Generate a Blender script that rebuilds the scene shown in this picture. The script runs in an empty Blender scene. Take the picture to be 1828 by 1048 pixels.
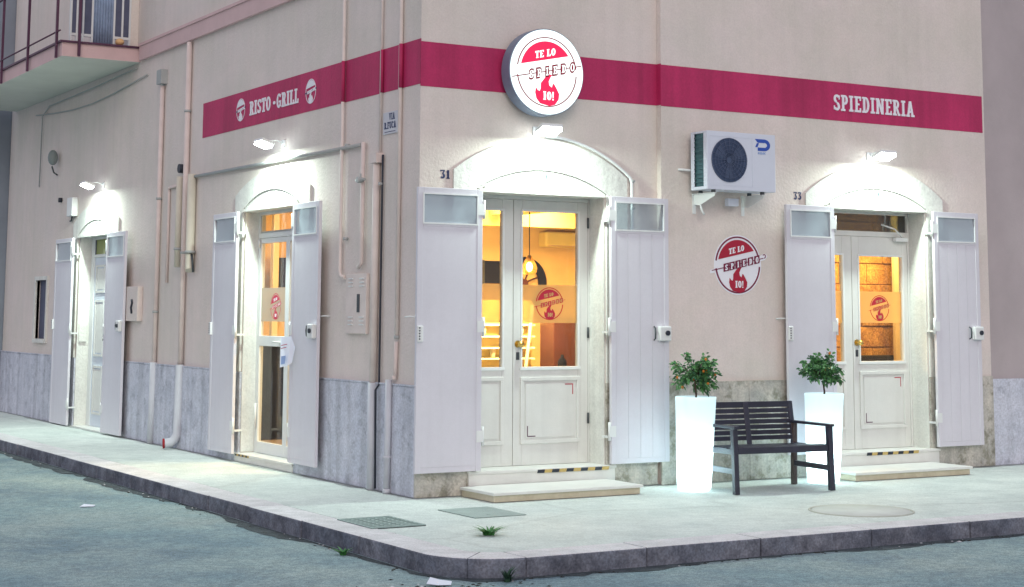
import bpy, bmesh, math, random
from mathutils import Vector, Matrix
random.seed(7)
sc = bpy.context.scene
R = math.radians

# ------------------------------------------------------------------ camera
CAM = Vector((-6.80480492, -13.06506274, 1.58))
YAW, PIT, ROL = 1.035, 0.1214, 0.0054
F = Vector((math.cos(PIT)*math.cos(YAW), math.cos(PIT)*math.sin(YAW), math.sin(PIT)))
Rt = Vector((math.sin(YAW), -math.cos(YAW), 0)); Up = Rt.cross(F)
R2 = math.cos(ROL)*Rt + math.sin(ROL)*Up; U2 = -math.sin(ROL)*Rt + math.cos(ROL)*Up
cd = bpy.data.cameras.new('camera'); cam = bpy.data.objects.new('camera', cd)
sc.collection.objects.link(cam); sc.camera = cam
M = Matrix((R2, U2, -F)).transposed().to_4x4(); M.translation = CAM
cam.matrix_world = M
cd.sensor_fit = 'HORIZONTAL'; cd.sensor_width = 36.0
cd.lens = 2960.98/1828*36.0
cd.shift_y = -(524.0-201.57)/1828.0
cd.clip_end = 400
# ------------------------------------------------------------------ dusk light
w = bpy.data.worlds.new("World"); sc.world = w; w.use_nodes = True
nt = w.node_tree; nt.nodes.clear()
wo = nt.nodes.new('ShaderNodeOutputWorld'); bg = nt.nodes.new('ShaderNodeBackground')
sky = nt.nodes.new('ShaderNodeTexSky'); sky.sky_type = 'NISHITA'; sky.sun_disc = False
sky.sun_elevation = R(4); sky.sun_rotation = R(215); sky.altitude = 50; sky.dust_density = 2.0
mx = nt.nodes.new('ShaderNodeMix'); mx.data_type = 'RGBA'; mx.blend_type = 'MIX'; mx.inputs[0].default_value = 0.85
mx.inputs[7].default_value = (3.35, 3.50, 4.15, 1)      # even violet dusk overcast
nt.links.new(sky.outputs[0], mx.inputs[6]); nt.links.new(mx.outputs[2], bg.inputs[0])
bg.inputs[1].default_value = 0.125; nt.links.new(bg.outputs[0], wo.inputs[0])
sd = bpy.data.lights.new('sun', 'SUN'); sd.energy = 0.55; sd.angle = R(30); sd.color = (1.0, .86, .78)
so = bpy.data.objects.new('sun', sd); sc.collection.objects.link(so)
so.rotation_euler = (R(62), 0, R(-22))
sc.view_settings.view_transform = 'Standard'; sc.view_settings.look = 'None'
sc.view_settings.exposure = 0.52; sc.view_settings.gamma = 1.0
sc.render.engine = 'CYCLES'
sc.cycles.use_denoising = True; sc.cycles.max_bounces = 7; sc.cycles.diffuse_bounces = 3
sc.cycles.transparent_max_bounces = 12; sc.cycles.sample_clamp_indirect = 4
sc.cycles.caustics_reflective = False; sc.cycles.caustics_refractive = False

# ------------------------------------------------------------------ materials
def mat(name, col, rough=.7, var=.08, scale=3.0, bump=0.0, bscale=60, metal=0.0, spec=.4, col2=None, stain=0.0, stcol=(.2,.2,.2), stscale=1.2, emit=None, est=0, edge=(.42,.62), streak=False, grain=0, gs=140, crack=0, cs=.7, spots=0, runs=0):
    m = bpy.data.materials.new(name); m.use_nodes = True; n = m.node_tree.nodes; l = m.node_tree.links
    b = n['Principled BSDF']; b.inputs['Roughness'].default_value = rough; b.inputs['Metallic'].default_value = metal
    b.inputs['Specular IOR Level'].default_value = spec
    tc = n.new('ShaderNodeTexCoord')
    src = tc.outputs['Object']
    if streak:
        mp = n.new('ShaderNodeMapping'); mp.inputs['Scale'].default_value = (1, 1, .18); l.new(src, mp.inputs[0]); src2 = mp.outputs[0]
    else: src2 = src
    nz = n.new('ShaderNodeTexNoise'); nz.inputs['Scale'].default_value = scale; nz.inputs['Detail'].default_value = 6; nz.inputs['Roughness'].default_value = .6
    l.new(src2, nz.inputs['Vector'])
    r = n.new('ShaderNodeValToRGB'); c = col; d = col2 or tuple(max(0, x*(1-var*2)) for x in col)
    r.color_ramp.elements[0].position = .35; r.color_ramp.elements[1].position = .68
    r.color_ramp.elements[0].color = (*d, 1); r.color_ramp.elements[1].color = (*c, 1)
    l.new(nz.outputs[0], r.inputs[0]); out = r.outputs[0]
    if stain:
        n2 = n.new('ShaderNodeTexNoise'); n2.inputs['Scale'].default_value = stscale; n2.inputs['Detail'].default_value = 9; n2.inputs['Roughness'].default_value = .7
        l.new(src2, n2.inputs['Vector'])
        r2 = n.new('ShaderNodeValToRGB'); r2.color_ramp.elements[0].position = edge[0]; r2.color_ramp.elements[1].position = edge[1]
        r2.color_ramp.elements[0].color = (0, 0, 0, 1); r2.color_ramp.elements[1].color = (stain, stain, stain, 1)
        l.new(n2.outputs[0], r2.inputs[0])
        x = n.new('ShaderNodeMix'); x.data_type = 'RGBA'; l.new(r2.outputs[0], x.inputs[0]); l.new(out, x.inputs[6]); x.inputs[7].default_value = (*stcol, 1)
        out = x.outputs[2]
    def mul(fac_out, lo, hi, p0, p1):
        nonlocal out
        rr_ = n.new('ShaderNodeValToRGB'); rr_.color_ramp.elements[0].position = p0; rr_.color_ramp.elements[1].position = p1
        rr_.color_ramp.elements[0].color = (lo, lo, lo, 1); rr_.color_ramp.elements[1].color = (hi, hi, hi, 1)
        l.new(fac_out, rr_.inputs[0]); q = n.new('ShaderNodeMix'); q.data_type = 'RGBA'; q.blend_type = 'MULTIPLY'; q.inputs[0].default_value = 1
        l.new(out, q.inputs[6]); l.new(rr_.outputs[0], q.inputs[7]); out = q.outputs[2]
    if grain:
        g_ = n.new('ShaderNodeTexNoise'); g_.inputs['Scale'].default_value = gs; g_.inputs['Detail'].default_value = 3; l.new(src, g_.inputs['Vector'])
        mul(g_.outputs[0], 1-grain, 1+grain*.6, .36, .64)
        g2 = n.new('ShaderNodeTexNoise'); g2.inputs['Scale'].default_value = gs/7; g2.inputs['Detail'].default_value = 5; l.new(src, g2.inputs['Vector'])
        mul(g2.outputs[0], 1-grain*.35, 1+grain*.2, .38, .62)
    if crack:
        dn = n.new('ShaderNodeTexNoise'); dn.inputs['Scale'].default_value = 2.5; dn.inputs['Detail'].default_value = 5; l.new(src, dn.inputs['Vector'])
        va = n.new('ShaderNodeMix'); va.data_type = 'RGBA'; va.inputs[0].default_value = .22; l.new(src, va.inputs[6]); l.new(dn.outputs[1], va.inputs[7])
        vo = n.new('ShaderNodeTexVoronoi'); vo.feature = 'DISTANCE_TO_EDGE'; vo.inputs['Scale'].default_value = cs; l.new(va.outputs[2], vo.inputs['Vector'])
        mul(vo.outputs['Distance'], 1-crack, 1, .003, .012)
    if spots:
        vs_ = n.new('ShaderNodeTexVoronoi'); vs_.inputs['Scale'].default_value = 3.1; l.new(src, vs_.inputs['Vector'])
        mul(vs_.outputs['Distance'], 1-spots, 1, .05, .075)
    if runs:
        mp2 = n.new('ShaderNodeMapping'); mp2.inputs['Scale'].default_value = (5, 5, .22); l.new(src, mp2.inputs[0])
        nr = n.new('ShaderNodeTexNoise'); nr.inputs['Scale'].default_value = 1.6; nr.inputs['Detail'].default_value = 7; l.new(mp2.outputs[0], nr.inputs['Vector'])
        mul(nr.outputs[0], 1-runs, 1, .36, .56)
    l.new(out, b.inputs['Base Color'])
    if bump:
        n3 = n.new('ShaderNodeTexNoise'); n3.inputs['Scale'].default_value = bscale; n3.inputs['Detail'].default_value = 4
        l.new(src, n3.inputs['Vector']); bp = n.new('ShaderNodeBump'); bp.inputs['Strength'].default_value = bump; bp.inputs['Distance'].default_value = .01
        l.new(n3.outputs[0], bp.inputs['Height']); l.new(bp.outputs[0], b.inputs['Normal'])
    if emit:
        b.inputs['Emission Color'].default_value = (*emit, 1); b.inputs['Emission Strength'].default_value = est
    return m
def glassy(name, tint, diff, fac, gloss=.08, transl=0.0, rough=.03):
    """see-through pane: transparent + diffuse/translucent film + fresnel gloss"""
    m = bpy.data.materials.new(name); m.use_nodes = True; n = m.node_tree.nodes; l = m.node_tree.links; n.clear()
    o = n.new('ShaderNodeOutputMaterial'); t = n.new('ShaderNodeBsdfTransparent'); t.inputs[0].default_value = (*tint, 1)
    d = n.new('ShaderNodeBsdfDiffuse'); d.inputs[0].default_value = (*diff, 1)
    tr = n.new('ShaderNodeBsdfTranslucent'); tr.inputs[0].default_value = (*diff, 1)
    a = n.new('ShaderNodeMixShader'); a.inputs[0].default_value = transl; l.new(d.outputs[0], a.inputs[1]); l.new(tr.outputs[0], a.inputs[2])
    b = n.new('ShaderNodeMixShader'); b.inputs[0].default_value = fac; l.new(t.outputs[0], b.inputs[1]); l.new(a.outputs[0], b.inputs[2])
    g = n.new('ShaderNodeBsdfGlossy'); g.inputs['Roughness'].default_value = rough; fr = n.new('ShaderNodeFresnel'); fr.inputs[0].default_value = 1.45
    ge = n.new('ShaderNodeNewGeometry'); sb = n.new('ShaderNodeMath'); sb.operation = 'SUBTRACT'; sb.inputs[0].default_value = 1; l.new(ge.outputs['Backfacing'], sb.inputs[1])
    ml = n.new('ShaderNodeMath'); ml.operation = 'MULTIPLY'; l.new(fr.outputs[0], ml.inputs[0]); l.new(sb.outputs[0], ml.inputs[1])
    c = n.new('ShaderNodeMixShader'); l.new(ml.outputs[0], c.inputs[0]); l.new(b.outputs[0], c.inputs[1]); l.new(g.outputs[0], c.inputs[2])
    l.new(c.outputs[0], o.inputs[0]); return m
def emis(name, col, st):
    m = bpy.data.materials.new(name); m.use_nodes = True; n = m.node_tree.nodes; n.clear()
    o = n.new('ShaderNodeOutputMaterial'); e = n.new('ShaderNodeEmission'); e.inputs[0].default_value = (*col, 1); e.inputs[1].default_value = st
    m.node_tree.links.new(e.outputs[0], o.inputs[0]); return m

m_wall = mat('plaster_pink_beige', (.80,.695,.655), .85, .05, 1.1, .5, 32, col2=(.74,.665,.63), stain=.5, stcol=(.64,.61,.53), stscale=.8, grain=.04, gs=60, runs=.035)
m_wall_n = mat('plaster_neighbour', (.50,.44,.45), .9, .08, 1.0, .3, 40)
m_wall_f = mat('plaster_blue_grey', (.26,.30,.36), .9, .1, 1.0, .3, 40)
m_band = mat('painted_raspberry', (.56,.030,.135), .6, .10, 1.5, .35, 32, grain=.06, gs=60, runs=.14)
m_white = mat('white_plaster', (.80,.80,.76), .8, .05, 5, .5, 28, grain=.06, gs=50, runs=.10, stain=.3, stcol=(.6,.6,.58), stscale=3)
m_shut = mat('shutter_paint', (.71,.695,.76), .42, .03, 1.5, .06, 14, spec=.5, stain=.25, stcol=(.62,.61,.66), stscale=4, edge=(.5,.7), runs=.03, grain=.02)
m_doorp = mat('door_paint', (.72,.72,.70), .42, .03, 4, .08, 30, runs=.05, grain=.02)
m_alu = mat('white_aluminium', (.72,.74,.75), .35, .02, 4)
m_plinth = mat('grey_marble_plinth', (.68,.70,.79), .75, .1, 4, 1.0, 16, col2=(.55,.58,.67), stain=.65, stcol=(.36,.38,.45), stscale=7, edge=(.53,.64), grain=.14, gs=45, runs=.2)
m_plinth_r = mat('ochre_stone_plinth', (.64,.60,.53), .75, .1, 4, 1.0, 16, col2=(.45,.44,.41), stain=.8, stcol=(.24,.23,.17), stscale=6, edge=(.50,.62), grain=.14, gs=45, runs=.2)
m_side = mat('pavement_concrete', (.70,.75,.72), .75, .07, .9, .5, 45, col2=(.58,.635,.61), stain=.45, stcol=(.43,.49,.48), stscale=2.0, grain=.13, gs=70, crack=.10, cs=.3, spots=.18)
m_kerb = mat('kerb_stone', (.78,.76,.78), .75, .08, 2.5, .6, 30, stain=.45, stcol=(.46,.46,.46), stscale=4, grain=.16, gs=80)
m_kerbs = mat('kerb_side_dark', (.28,.29,.34), .85, .2, 3, .9, 25, col2=(.14,.16,.21), stain=.8, stcol=(.07,.075,.10), stscale=4, grain=.25, gs=60)  # darker blue-grey for the kerb sides
m_road = mat('asphalt_worn', (.29,.42,.44), .85, .15, .45, .8, 110, col2=(.17,.25,.30), stain=.7, stcol=(.44,.53,.50), stscale=.6, grain=.42, gs=120, crack=.10, cs=.35)
m_marble = mat('step_marble', (.78,.78,.75), .45, .05, 5, .1, 40)
m_stonec = mat('cream_limestone', (.66,.60,.46), .8, .08, 7, .4, 40, stain=.35, stcol=(.45,.38,.25), stscale=6)
m_stone_o = mat('warm_tufa_block', (.66,.44,.19), .85, .12, 5, 1, 20, col2=(.40,.22,.09), grain=.3, gs=40)
m_dark = mat('black_plastic', (.025,.03,.045), .5, .05)
m_grate = mat('grate_iron', (.30,.40,.38), .6, .1, 12, .2, 60)
m_hole = mat('drain_pit_shade', (.012,.018,.02), .9)  # near-black colour stands in for the shade down the pit
m_cover = mat('metal_cover_plate', (.34,.42,.40), .6, .08, 8, .6, 120)
m_pipe = mat('pipe_painted', (.78,.69,.65), .6, .06, 5, .1, 50)
m_pipe_d = mat('pipe_grey', (.42,.44,.44), .5, .06, 5)
m_pipe_p = mat('pipe_pinkish', (.76,.65,.62), .65, .06, 5, .15, 40)
m_pipe_c = mat('pipe_cream', (.66,.62,.52), .6, .05, 5)
m_gpipe = mat('pipe_lower_grey', (.60,.62,.68), .55, .06, 5, .1, 50)
m_metalw = mat('white_enamel', (.78,.80,.80), .35, .02)
m_ac = mat('ac_casing', (.70,.74,.84), .4, .02, 3)
m_ac_fin = mat('ac_coil_fins', (.10,.22,.25), .5, .2, 8)
m_ac_fan = mat('ac_fan_dark', (.045,.07,.14), .5, .05)
m_ac_grill = mat('ac_grille_wire', (.10,.13,.22), .5, .05)
m_blue = mat('blue_print', (.03,.09,.45), .5, .02)
m_lblue = mat('pale_blue_print', (.30,.42,.70), .5, .02)
m_tv = mat('matt_black_screen', (.012,.012,.02), .9, .02, spec=.05)
m_red = mat('red_print', (.50,.02,.07), .5, .03)
m_redd = mat('crimson_print', (.42,.012,.04), .5, .03)
m_wht = mat('white_print', (.86,.86,.92), .5, .01)
m_navy = mat('navy_enamel', (.035,.05,.13), .5, .02)
m_tan = mat('hazard_tan', (.60,.44,.16), .7, .1, 20)
m_brass = mat('brass', (.75,.52,.16), .25, .05, 10, metal=1)
m_iron = mat('dark_iron', (.06,.07,.08), .5, .1)
m_wood = mat('bench_wood_dark', (.028,.027,.050), .38, .15, 14, .15, 70, spec=.6)
m_woodb = mat('bench_wood_brown', (.075,.048,.045), .4, .15, 14, .15, 70, spec=.6)
m_leaf = mat('leaf_green', (.13,.36,.12), .4, .3, 25, spec=.5)
m_leaf2 = mat('leaf_dark', (.05,.18,.08), .4, .3, 25, spec=.5)
m_fruit = mat('kumquat_orange', (.70,.22,.035), .4, .1, 20)
m_bark = mat('bark', (.10,.07,.05), .8, .2, 20)
m_weed = mat('weed_green', (.06,.26,.06), .6, .2, 30)
m_paper = mat('paper', (.80,.84,.95), .7, .03)
m_glass = glassy('door_glass', (.93,.90,.84), (.5,.5,.5), .02)
m_glass_d = glassy('smoked_glass', (.30,.33,.32), (.12,.13,.14), .45)
m_frost = glassy('shutter_pane_frosted', (.80,.86,.92), (.62,.68,.74), .55, transl=.2, rough=.2)
m_frostc = glassy('shutter_pane_clear', (.90,.94,.97), (.60,.66,.70), .22, transl=.2, rough=.1)
m_film = glassy('frosted_vinyl_film', (.95,.88,.7), (.97,.90,.66), .62, transl=.9, rough=.4)
m_sign_face = emis('lit_sign_white', (.86,1.0,.985), 1.15)
m_sign_red = emis('lit_sign_red', (.86,.03,.10), .95)
m_sign_dred = emis('lit_sign_dark_line', (.36,.03,.06), .55)
m_signbox = mat('sign_box_edge', (.20,.24,.34), .4, .05)
m_led = emis('led_lens', (.86,1.0,1.0), 22)
m_bulb = emis('filament_bulb', (1.0,.62,.22), 30)
m_planter = bpy.data.materials.new('planter_lit_plastic'); m_planter.use_nodes = True
_n = m_planter.node_tree.nodes; _l = m_planter.node_tree.links; _n.clear()
_o = _n.new('ShaderNodeOutputMaterial'); _t = _n.new('ShaderNodeBsdfTranslucent'); _t.inputs[0].default_value = (.78,.90,.94,1)
_d = _n.new('ShaderNodeBsdfDiffuse'); _d.inputs[0].default_value = (.80,.86,.90,1); _m = _n.new('ShaderNodeMixShader'); _m.inputs[0].default_value = .5
_e = _n.new('ShaderNodeEmission'); _e.inputs[0].default_value = (.78,.96,1,1); _e.inputs[1].default_value = .10; _a = _n.new('ShaderNodeAddShader')
_l.new(_d.outputs[0], _m.inputs[1]); _l.new(_t.outputs[0], _m.inputs[2]); _l.new(_m.outputs[0], _a.inputs[0]); _l.new(_e.outputs[0], _a.inputs[1]); _l.new(_a.outputs[0], _o.inputs[0])
m_int = mat('interior_ochre', (.74,.48,.20), .8, .08, 2, .2, 30)
m_int_y = mat('interior_yellow', (.80,.62,.22), .7, .08, 2)
m_beam = mat('interior_beam', (.55,.34,.22), .7, .08, 5)
m_cab = mat('interior_brown_red', (.085,.022,.010), .5, .1, 3)
m_redcab = mat('interior_dark_red', (.16,.02,.045), .5, .1, 3)
m_iwhite = mat('interior_cream', (.80,.74,.58), .6, .04)
m_floor = mat('interior_floor', (.30,.26,.24), .5, .1, 3)
m_balc = mat('balcony_pink', (.70,.50,.50), .8, .06, 2, .2, 40)
m_balu = mat('balcony_soffit', (.64,.66,.60), .85, .05, 2, .2, 40)
m_rail = mat('railing_plum', (.10,.035,.075), .5, .1, 5)
m_curt = mat('curtain_blue', (.36,.46,.66), .8, .15, 6)
m_slate = mat('slate_shutter', (.10,.11,.18), .6, .1, 8)

# ------------------------------------------------------------------ geometry helpers
class MB:
    def __init__(s): s.v = []; s.f = []; s.mi = []; s.sm = []
    def add(s, vs, fs, mi=0, smooth=False):
        k = len(s.v); s.v += [tuple(v) for v in vs]
        for f in fs: s.f.append([i+k for i in f]); s.mi.append(mi); s.sm.append(smooth)
        return s
    def box(s, x0, x1, y0, y1, z0, z1, mi=0):
        x0, x1 = sorted((x0, x1)); y0, y1 = sorted((y0, y1)); z0, z1 = sorted((z0, z1))
        return s.add([(x0,y0,z0),(x1,y0,z0),(x1,y1,z0),(x0,y1,z0),(x0,y0,z1),(x1,y0,z1),(x1,y1,z1),(x0,y1,z1)],
            [(0,3,2,1),(4,5,6,7),(0,1,5,4),(1,2,6,5),(2,3,7,6),(3,0,4,7)], mi)
    def prism(s, poly, y0, y1, mi=0):                 # poly of (x,z), extruded along y
        n = len(poly); a = sum(poly[i][0]*poly[(i+1)%n][1]-poly[(i+1)%n][0]*poly[i][1] for i in range(n))
        if a < 0: poly = poly[::-1]
        if y0 > y1: y0, y1 = y1, y0
        vs = [(x, y0, z) for x, z in poly]+[(x, y1, z) for x, z in poly]
        return s.add(vs, [list(range(n)), list(range(2*n-1, n-1, -1))]+[(i, i+n, (i+1)%n+n, (i+1)%n) for i in range(n)], mi)
    def slab(s, poly, z0, z1, mi=0):                  # poly of (x,y), extruded along z
        n = len(poly); a = sum(poly[i][0]*poly[(i+1)%n][1]-poly[(i+1)%n][0]*poly[i][1] for i in range(n))
        if a < 0: poly = poly[::-1]
        vs = [(x, y, z0) for x, y in poly]+[(x, y, z1) for x, y in poly]
        return s.add(vs, [list(range(n-1, -1, -1)), list(range(n, 2*n))]+[(i, (i+1)%n, (i+1)%n+n, i+n) for i in range(n)], mi)
    def tube(s, path, r, n=10, mi=0, r2=None, cap=True):
        P = [Vector(p) for p in path]; k = len(s.v); m = len(P)
        ref = None
        for i, p in enumerate(P):
            t = (P[min(i+1, m-1)]-P[max(i-1, 0)]).normalized()
            if ref is None: ref = Vector((0,0,1)) if abs(t.z) < .9 else Vector((1,0,0))
            a = ref - t*ref.dot(t); a.normalize(); b = t.cross(a); ref = a
            rr = r if r2 is None else r+(r2-r)*i/(m-1)
            for j in range(n):
                q = 2*math.pi*j/n; s.v.append(tuple(p+a*(rr*math.cos(q))+b*(rr*math.sin(q))))
        for i in range(m-1):
            for j in range(n):
                s.f.append([k+i*n+j, k+i*n+(j+1)%n, k+(i+1)*n+(j+1)%n, k+(i+1)*n+j]); s.mi.append(mi); s.sm.append(True)
        if cap:
            s.f.append([k+j for j in range(n-1, -1, -1)]); s.mi.append(mi); s.sm.append(False)
            s.f.append([k+(m-1)*n+j for j in range(n)]); s.mi.append(mi); s.sm.append(False)
        return s
    def lathe(s, prof, n=32, mi=0, c=(0,0), smooth=True, shear=None):   # prof of (r,z)
        k = len(s.v)
        for r_, z in prof:
            dx = shear(z) if shear else 0
            for j in range(n):
                a = 2*math.pi*j/n; s.v.append((c[0]+dx+r_*math.cos(a), c[1]+r_*math.sin(a), z))
        for i in range(len(prof)-1):
            for j in range(n):
                s.f.append([k+i*n+j, k+i*n+(j+1)%n, k+(i+1)*n+(j+1)%n, k+(i+1)*n+j]); s.mi.append(mi); s.sm.append(smooth)
        return s
    def ball(s, c, r, mi=0, n=10, m=7, sx=1, sy=1, sz=1):
        k = len(s.v)
        for i in range(m+1):
            th = math.pi*i/m
            for j in range(n):
                a = 2*math.pi*j/n; s.v.append((c[0]+sx*r*math.sin(th)*math.cos(a), c[1]+sy*r*math.sin(th)*math.sin(a), c[2]+sz*r*math.cos(th)))
        for i in range(m):
            for j in range(n):
                s.f.append([k+i*n+j, k+(i+1)*n+j, k+(i+1)*n+(j+1)%n, k+i*n+(j+1)%n]); s.mi.append(mi); s.sm.append(True)
        return s
    def build(s, name, mats, parent=None, label=None, kind=None, bevel=0, recalc=False):
        me = bpy.data.meshes.new(name); me.from_pydata(s.v, [], s.f)
        if not isinstance(mats, (list, tuple)): mats = [mats]
        for m in mats: me.materials.append(m)
        for p, mi, sm in zip(me.polygons, s.mi, s.sm): p.material_index = mi; p.use_smooth = sm
        if recalc:
            b = bmesh.new(); b.from_mesh(me); bmesh.ops.remove_doubles(b, verts=b.verts, dist=1e-5); bmesh.ops.recalc_face_normals(b, faces=b.faces); b.to_mesh(me); b.free()
        me.update()
        o = bpy.data.objects.new(name, me); sc.collection.objects.link(o)
        if parent: o.parent = parent
        if label: o['label'] = label
        if kind: o['kind'] = kind
        if bevel:
            md = o.modifiers.new('bevel', 'BEVEL'); md.width = bevel; md.segments = 2; md.limit_method = 'ANGLE'; md.angle_limit = R(40)
        return o
def tag(o, label, cat, group=None):
    o['label'] = label; o['category'] = cat
    if group: o['group'] = group
    return o
def thing(name, label, cat, loc=(0,0,0), rz=0, group=None):
    o = bpy.data.objects.new(name, None); sc.collection.objects.link(o); o.location = loc; o.rotation_euler = (0,0,rz); o.empty_display_size = .1
    return tag(o, label, cat, group)
def rot(o, rz): o.rotation_euler = (0,0,rz); return o
def copy_tree(o, parent=None):
    c = o.copy(); sc.collection.objects.link(c)
    if parent: c.parent = parent
    for ch in list(o.children): copy_tree(ch, c)
    return c
def arcpts(cx, cy, rx, ry, a0, a1, n):
    return [(cx+rx*math.cos(R(a0+(a1-a0)*i/n)), cy+ry*math.sin(R(a0+(a1-a0)*i/n))) for i in range(n+1)]
def seg_arc(x0, z0, x1, z1, xp, zp, n=24):
    """circular-ish arch through (x0,z0) peak (xp,zp) (x1,z1)"""
    def half(xe, ze):
        w_, h = xe-xp, zp-ze; rr = (w_*w_+h*h)/(2*h); a = math.asin(min(1, abs(w_)/rr))
        return [(xp+math.copysign(rr*math.sin(a*i/n), w_), zp-rr+rr*math.cos(a*i/n)) for i in range(n+1)]
    return half(x0, z0)[::-1]+half(x1, z1)[1:]

# ---- slab-serif letters as polygons, unit height
def ring_arc(cx, cy, rx, ry, a0, a1, t, n=12):
    out = []; 
    for i in range(n):
        b0 = R(a0+(a1-a0)*i/n); b1 = R(a0+(a1-a0)*(i+1)/n)
        out.append([(cx+rx*math.cos(b0), cy+ry*math.sin(b0)), (cx+rx*math.cos(b1), cy+ry*math.sin(b1)),
                    (cx+(rx-t)*math.cos(b1), cy+(ry-t*.85)*math.sin(b1)), (cx+(rx-t)*math.cos(b0), cy+(ry-t*.85)*math.sin(b0))])
    return out
def rect(x0, y0, x1, y1): return [(x0,y0),(x1,y0),(x1,y1),(x0,y1)]
def glyph(c, t=.17, s=.13):
    h = t/2
    st = lambda x, y0=0, y1=1: rect(x-h, y0, x+h, y1)
    sf = lambda x, y, w_=.17: rect(x-w_, y, x+w_, y+s) if y < .5 else rect(x-w_, 1-s, x+w_, 1)
    if c == 'I': return [st(.2), sf(.2,0), sf(.2,1)], .40
    if c == 'T': return [st(.31), sf(.31,0), rect(.02,1-s,.60,1), rect(.02,.74,.12,1-s), rect(.50,.74,.60,1-s)], .62
    if c == 'L': return [st(.18), sf(.18,1), rect(.01,0,.54,s), rect(.43,s,.54,.30)], .56
    if c == 'E': return [st(.18), rect(.01,0,.55,s), rect(.01,1-s,.55,1), rect(.45,s,.55,.27), rect(.45,.73,.55,1-s), rect(.18,.44,.42,.56)], .58
    if c == 'F': return [st(.18), sf(.18,0), rect(.01,1-s,.55,1), rect(.45,.73,.55,1-s), rect(.18,.44,.42,.56)], .56
    if c == 'P': return [st(.18), sf(.18,0), rect(.01,1-s,.32,1), rect(.18,.40,.32,.40+s)]+ring_arc(.32,.70,.24,.30,-90,90,t), .59
    if c == 'R': return [st(.18), sf(.18,0,.16), rect(.01,1-s,.32,1), rect(.18,.44,.32,.44+s)]+ring_arc(.32,.72,.24,.28,-90,90,t)+[[(.28,.46),(.45,.46),(.58,.10),(.42,.10)], rect(.44,0,.65,s)], .66
    if c == 'D': return [st(.18), rect(.01,0,.32,s), rect(.01,1-s,.32,1)]+ring_arc(.30,.5,.30,.5,-90,90,t), .63
    if c == 'O': return ring_arc(.31,.5,.30,.5,0,360,t,24), .63
    if c == 'C': return ring_arc(.31,.5,.30,.5,48,312,t,20)+[rect(.46,.72,.56,.93)], .60
    if c == 'G': return ring_arc(.31,.5,.30,.5,48,312,t,20)+[rect(.33,.38,.62,.50), rect(.46,.08,.60,.38), rect(.46,.72,.56,.93)], .64
    if c == 'S': return ring_arc(.28,.735,.25,.265,25,270,t,14)+ring_arc(.28,.265,.25,.265,-155,90,t,14)+[rect(.44,.70,.52,.95), rect(.04,.05,.12,.30)], .56
    if c == 'N': return [st(.17), st(.57), sf(.14,0,.13), sf(.14,1,.13), sf(.58,1,.14), [(.09,1),(.28,1),(.65,0),(.47,0)]], .74
    if c == 'A': return [[(.25,1),(.43,1),(.23,.05),(.08,.05)], [(.27,1),(.43,1),(.62,.05),(.45,.05)], rect(.18,.26,.50,.38), rect(0,0,.28,s), rect(.41,0,.70,s)], .70
    if c == 'V': return [[(.05,1),(.22,1),(.40,0),(.28,0)], [(.62,1),(.50,1),(.27,0),(.40,0)], rect(0,1-s,.27,1), rect(.43,1-s,.68,1)], .68
    if c == 'U': return [st(.16,.28), st(.52,.28), sf(.16,1,.14), sf(.52,1,.13)]+ring_arc(.34,.30,.265,.30,180,360,t,12), .68
    if c == '.': return [rect(.04,0,.20,.16)], .24
    if c == '*': return [[(.12+.12*math.cos(R(a)), .45+.12*math.sin(R(a))) for a in range(0,360,30)]], .24
    if c == '!': return [rect(.05,0,.21,.18), [(.04,1),(.22,1),(.18,.27),(.08,.27)]], .26
    if c == '1': return [st(.2), sf(.2,0,.16), [(.03,.78),(.2,1),(.2,.84),(.08,.70)]], .38
    if c == '3': return [rect(.03,1-s,.48,1), rect(.03,.80,.11,1-s), [(.48,1-s),(.34,1-s),(.20,.60),(.34,.60)]]+ring_arc(.26,.31,.24,.31,-160,100,t,14), .54
    return [], .30
def text2d(txt, h, cx, cz, wid=None, gap=.06, t=.17, slant=0.0):
    out = []; x = 0
    for c in txt:
        g, w_ = glyph(c, t); out += [[(x+a, b) for a, b in p] for p in g]; x += w_+gap
    W = x-gap; kx = (wid/W) if wid else h
    return [[(cx+(a-W/2)*kx, cz+(b-.5)*h+slant*(a-W/2)*kx) for a, b in p] for p in out]
def put(mb, polys, y, t=.002, mi=0, dy=.00008):
    for i, p in enumerate(polys): mb.prism(p, y, y-t-dy*(i%23), mi)

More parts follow.
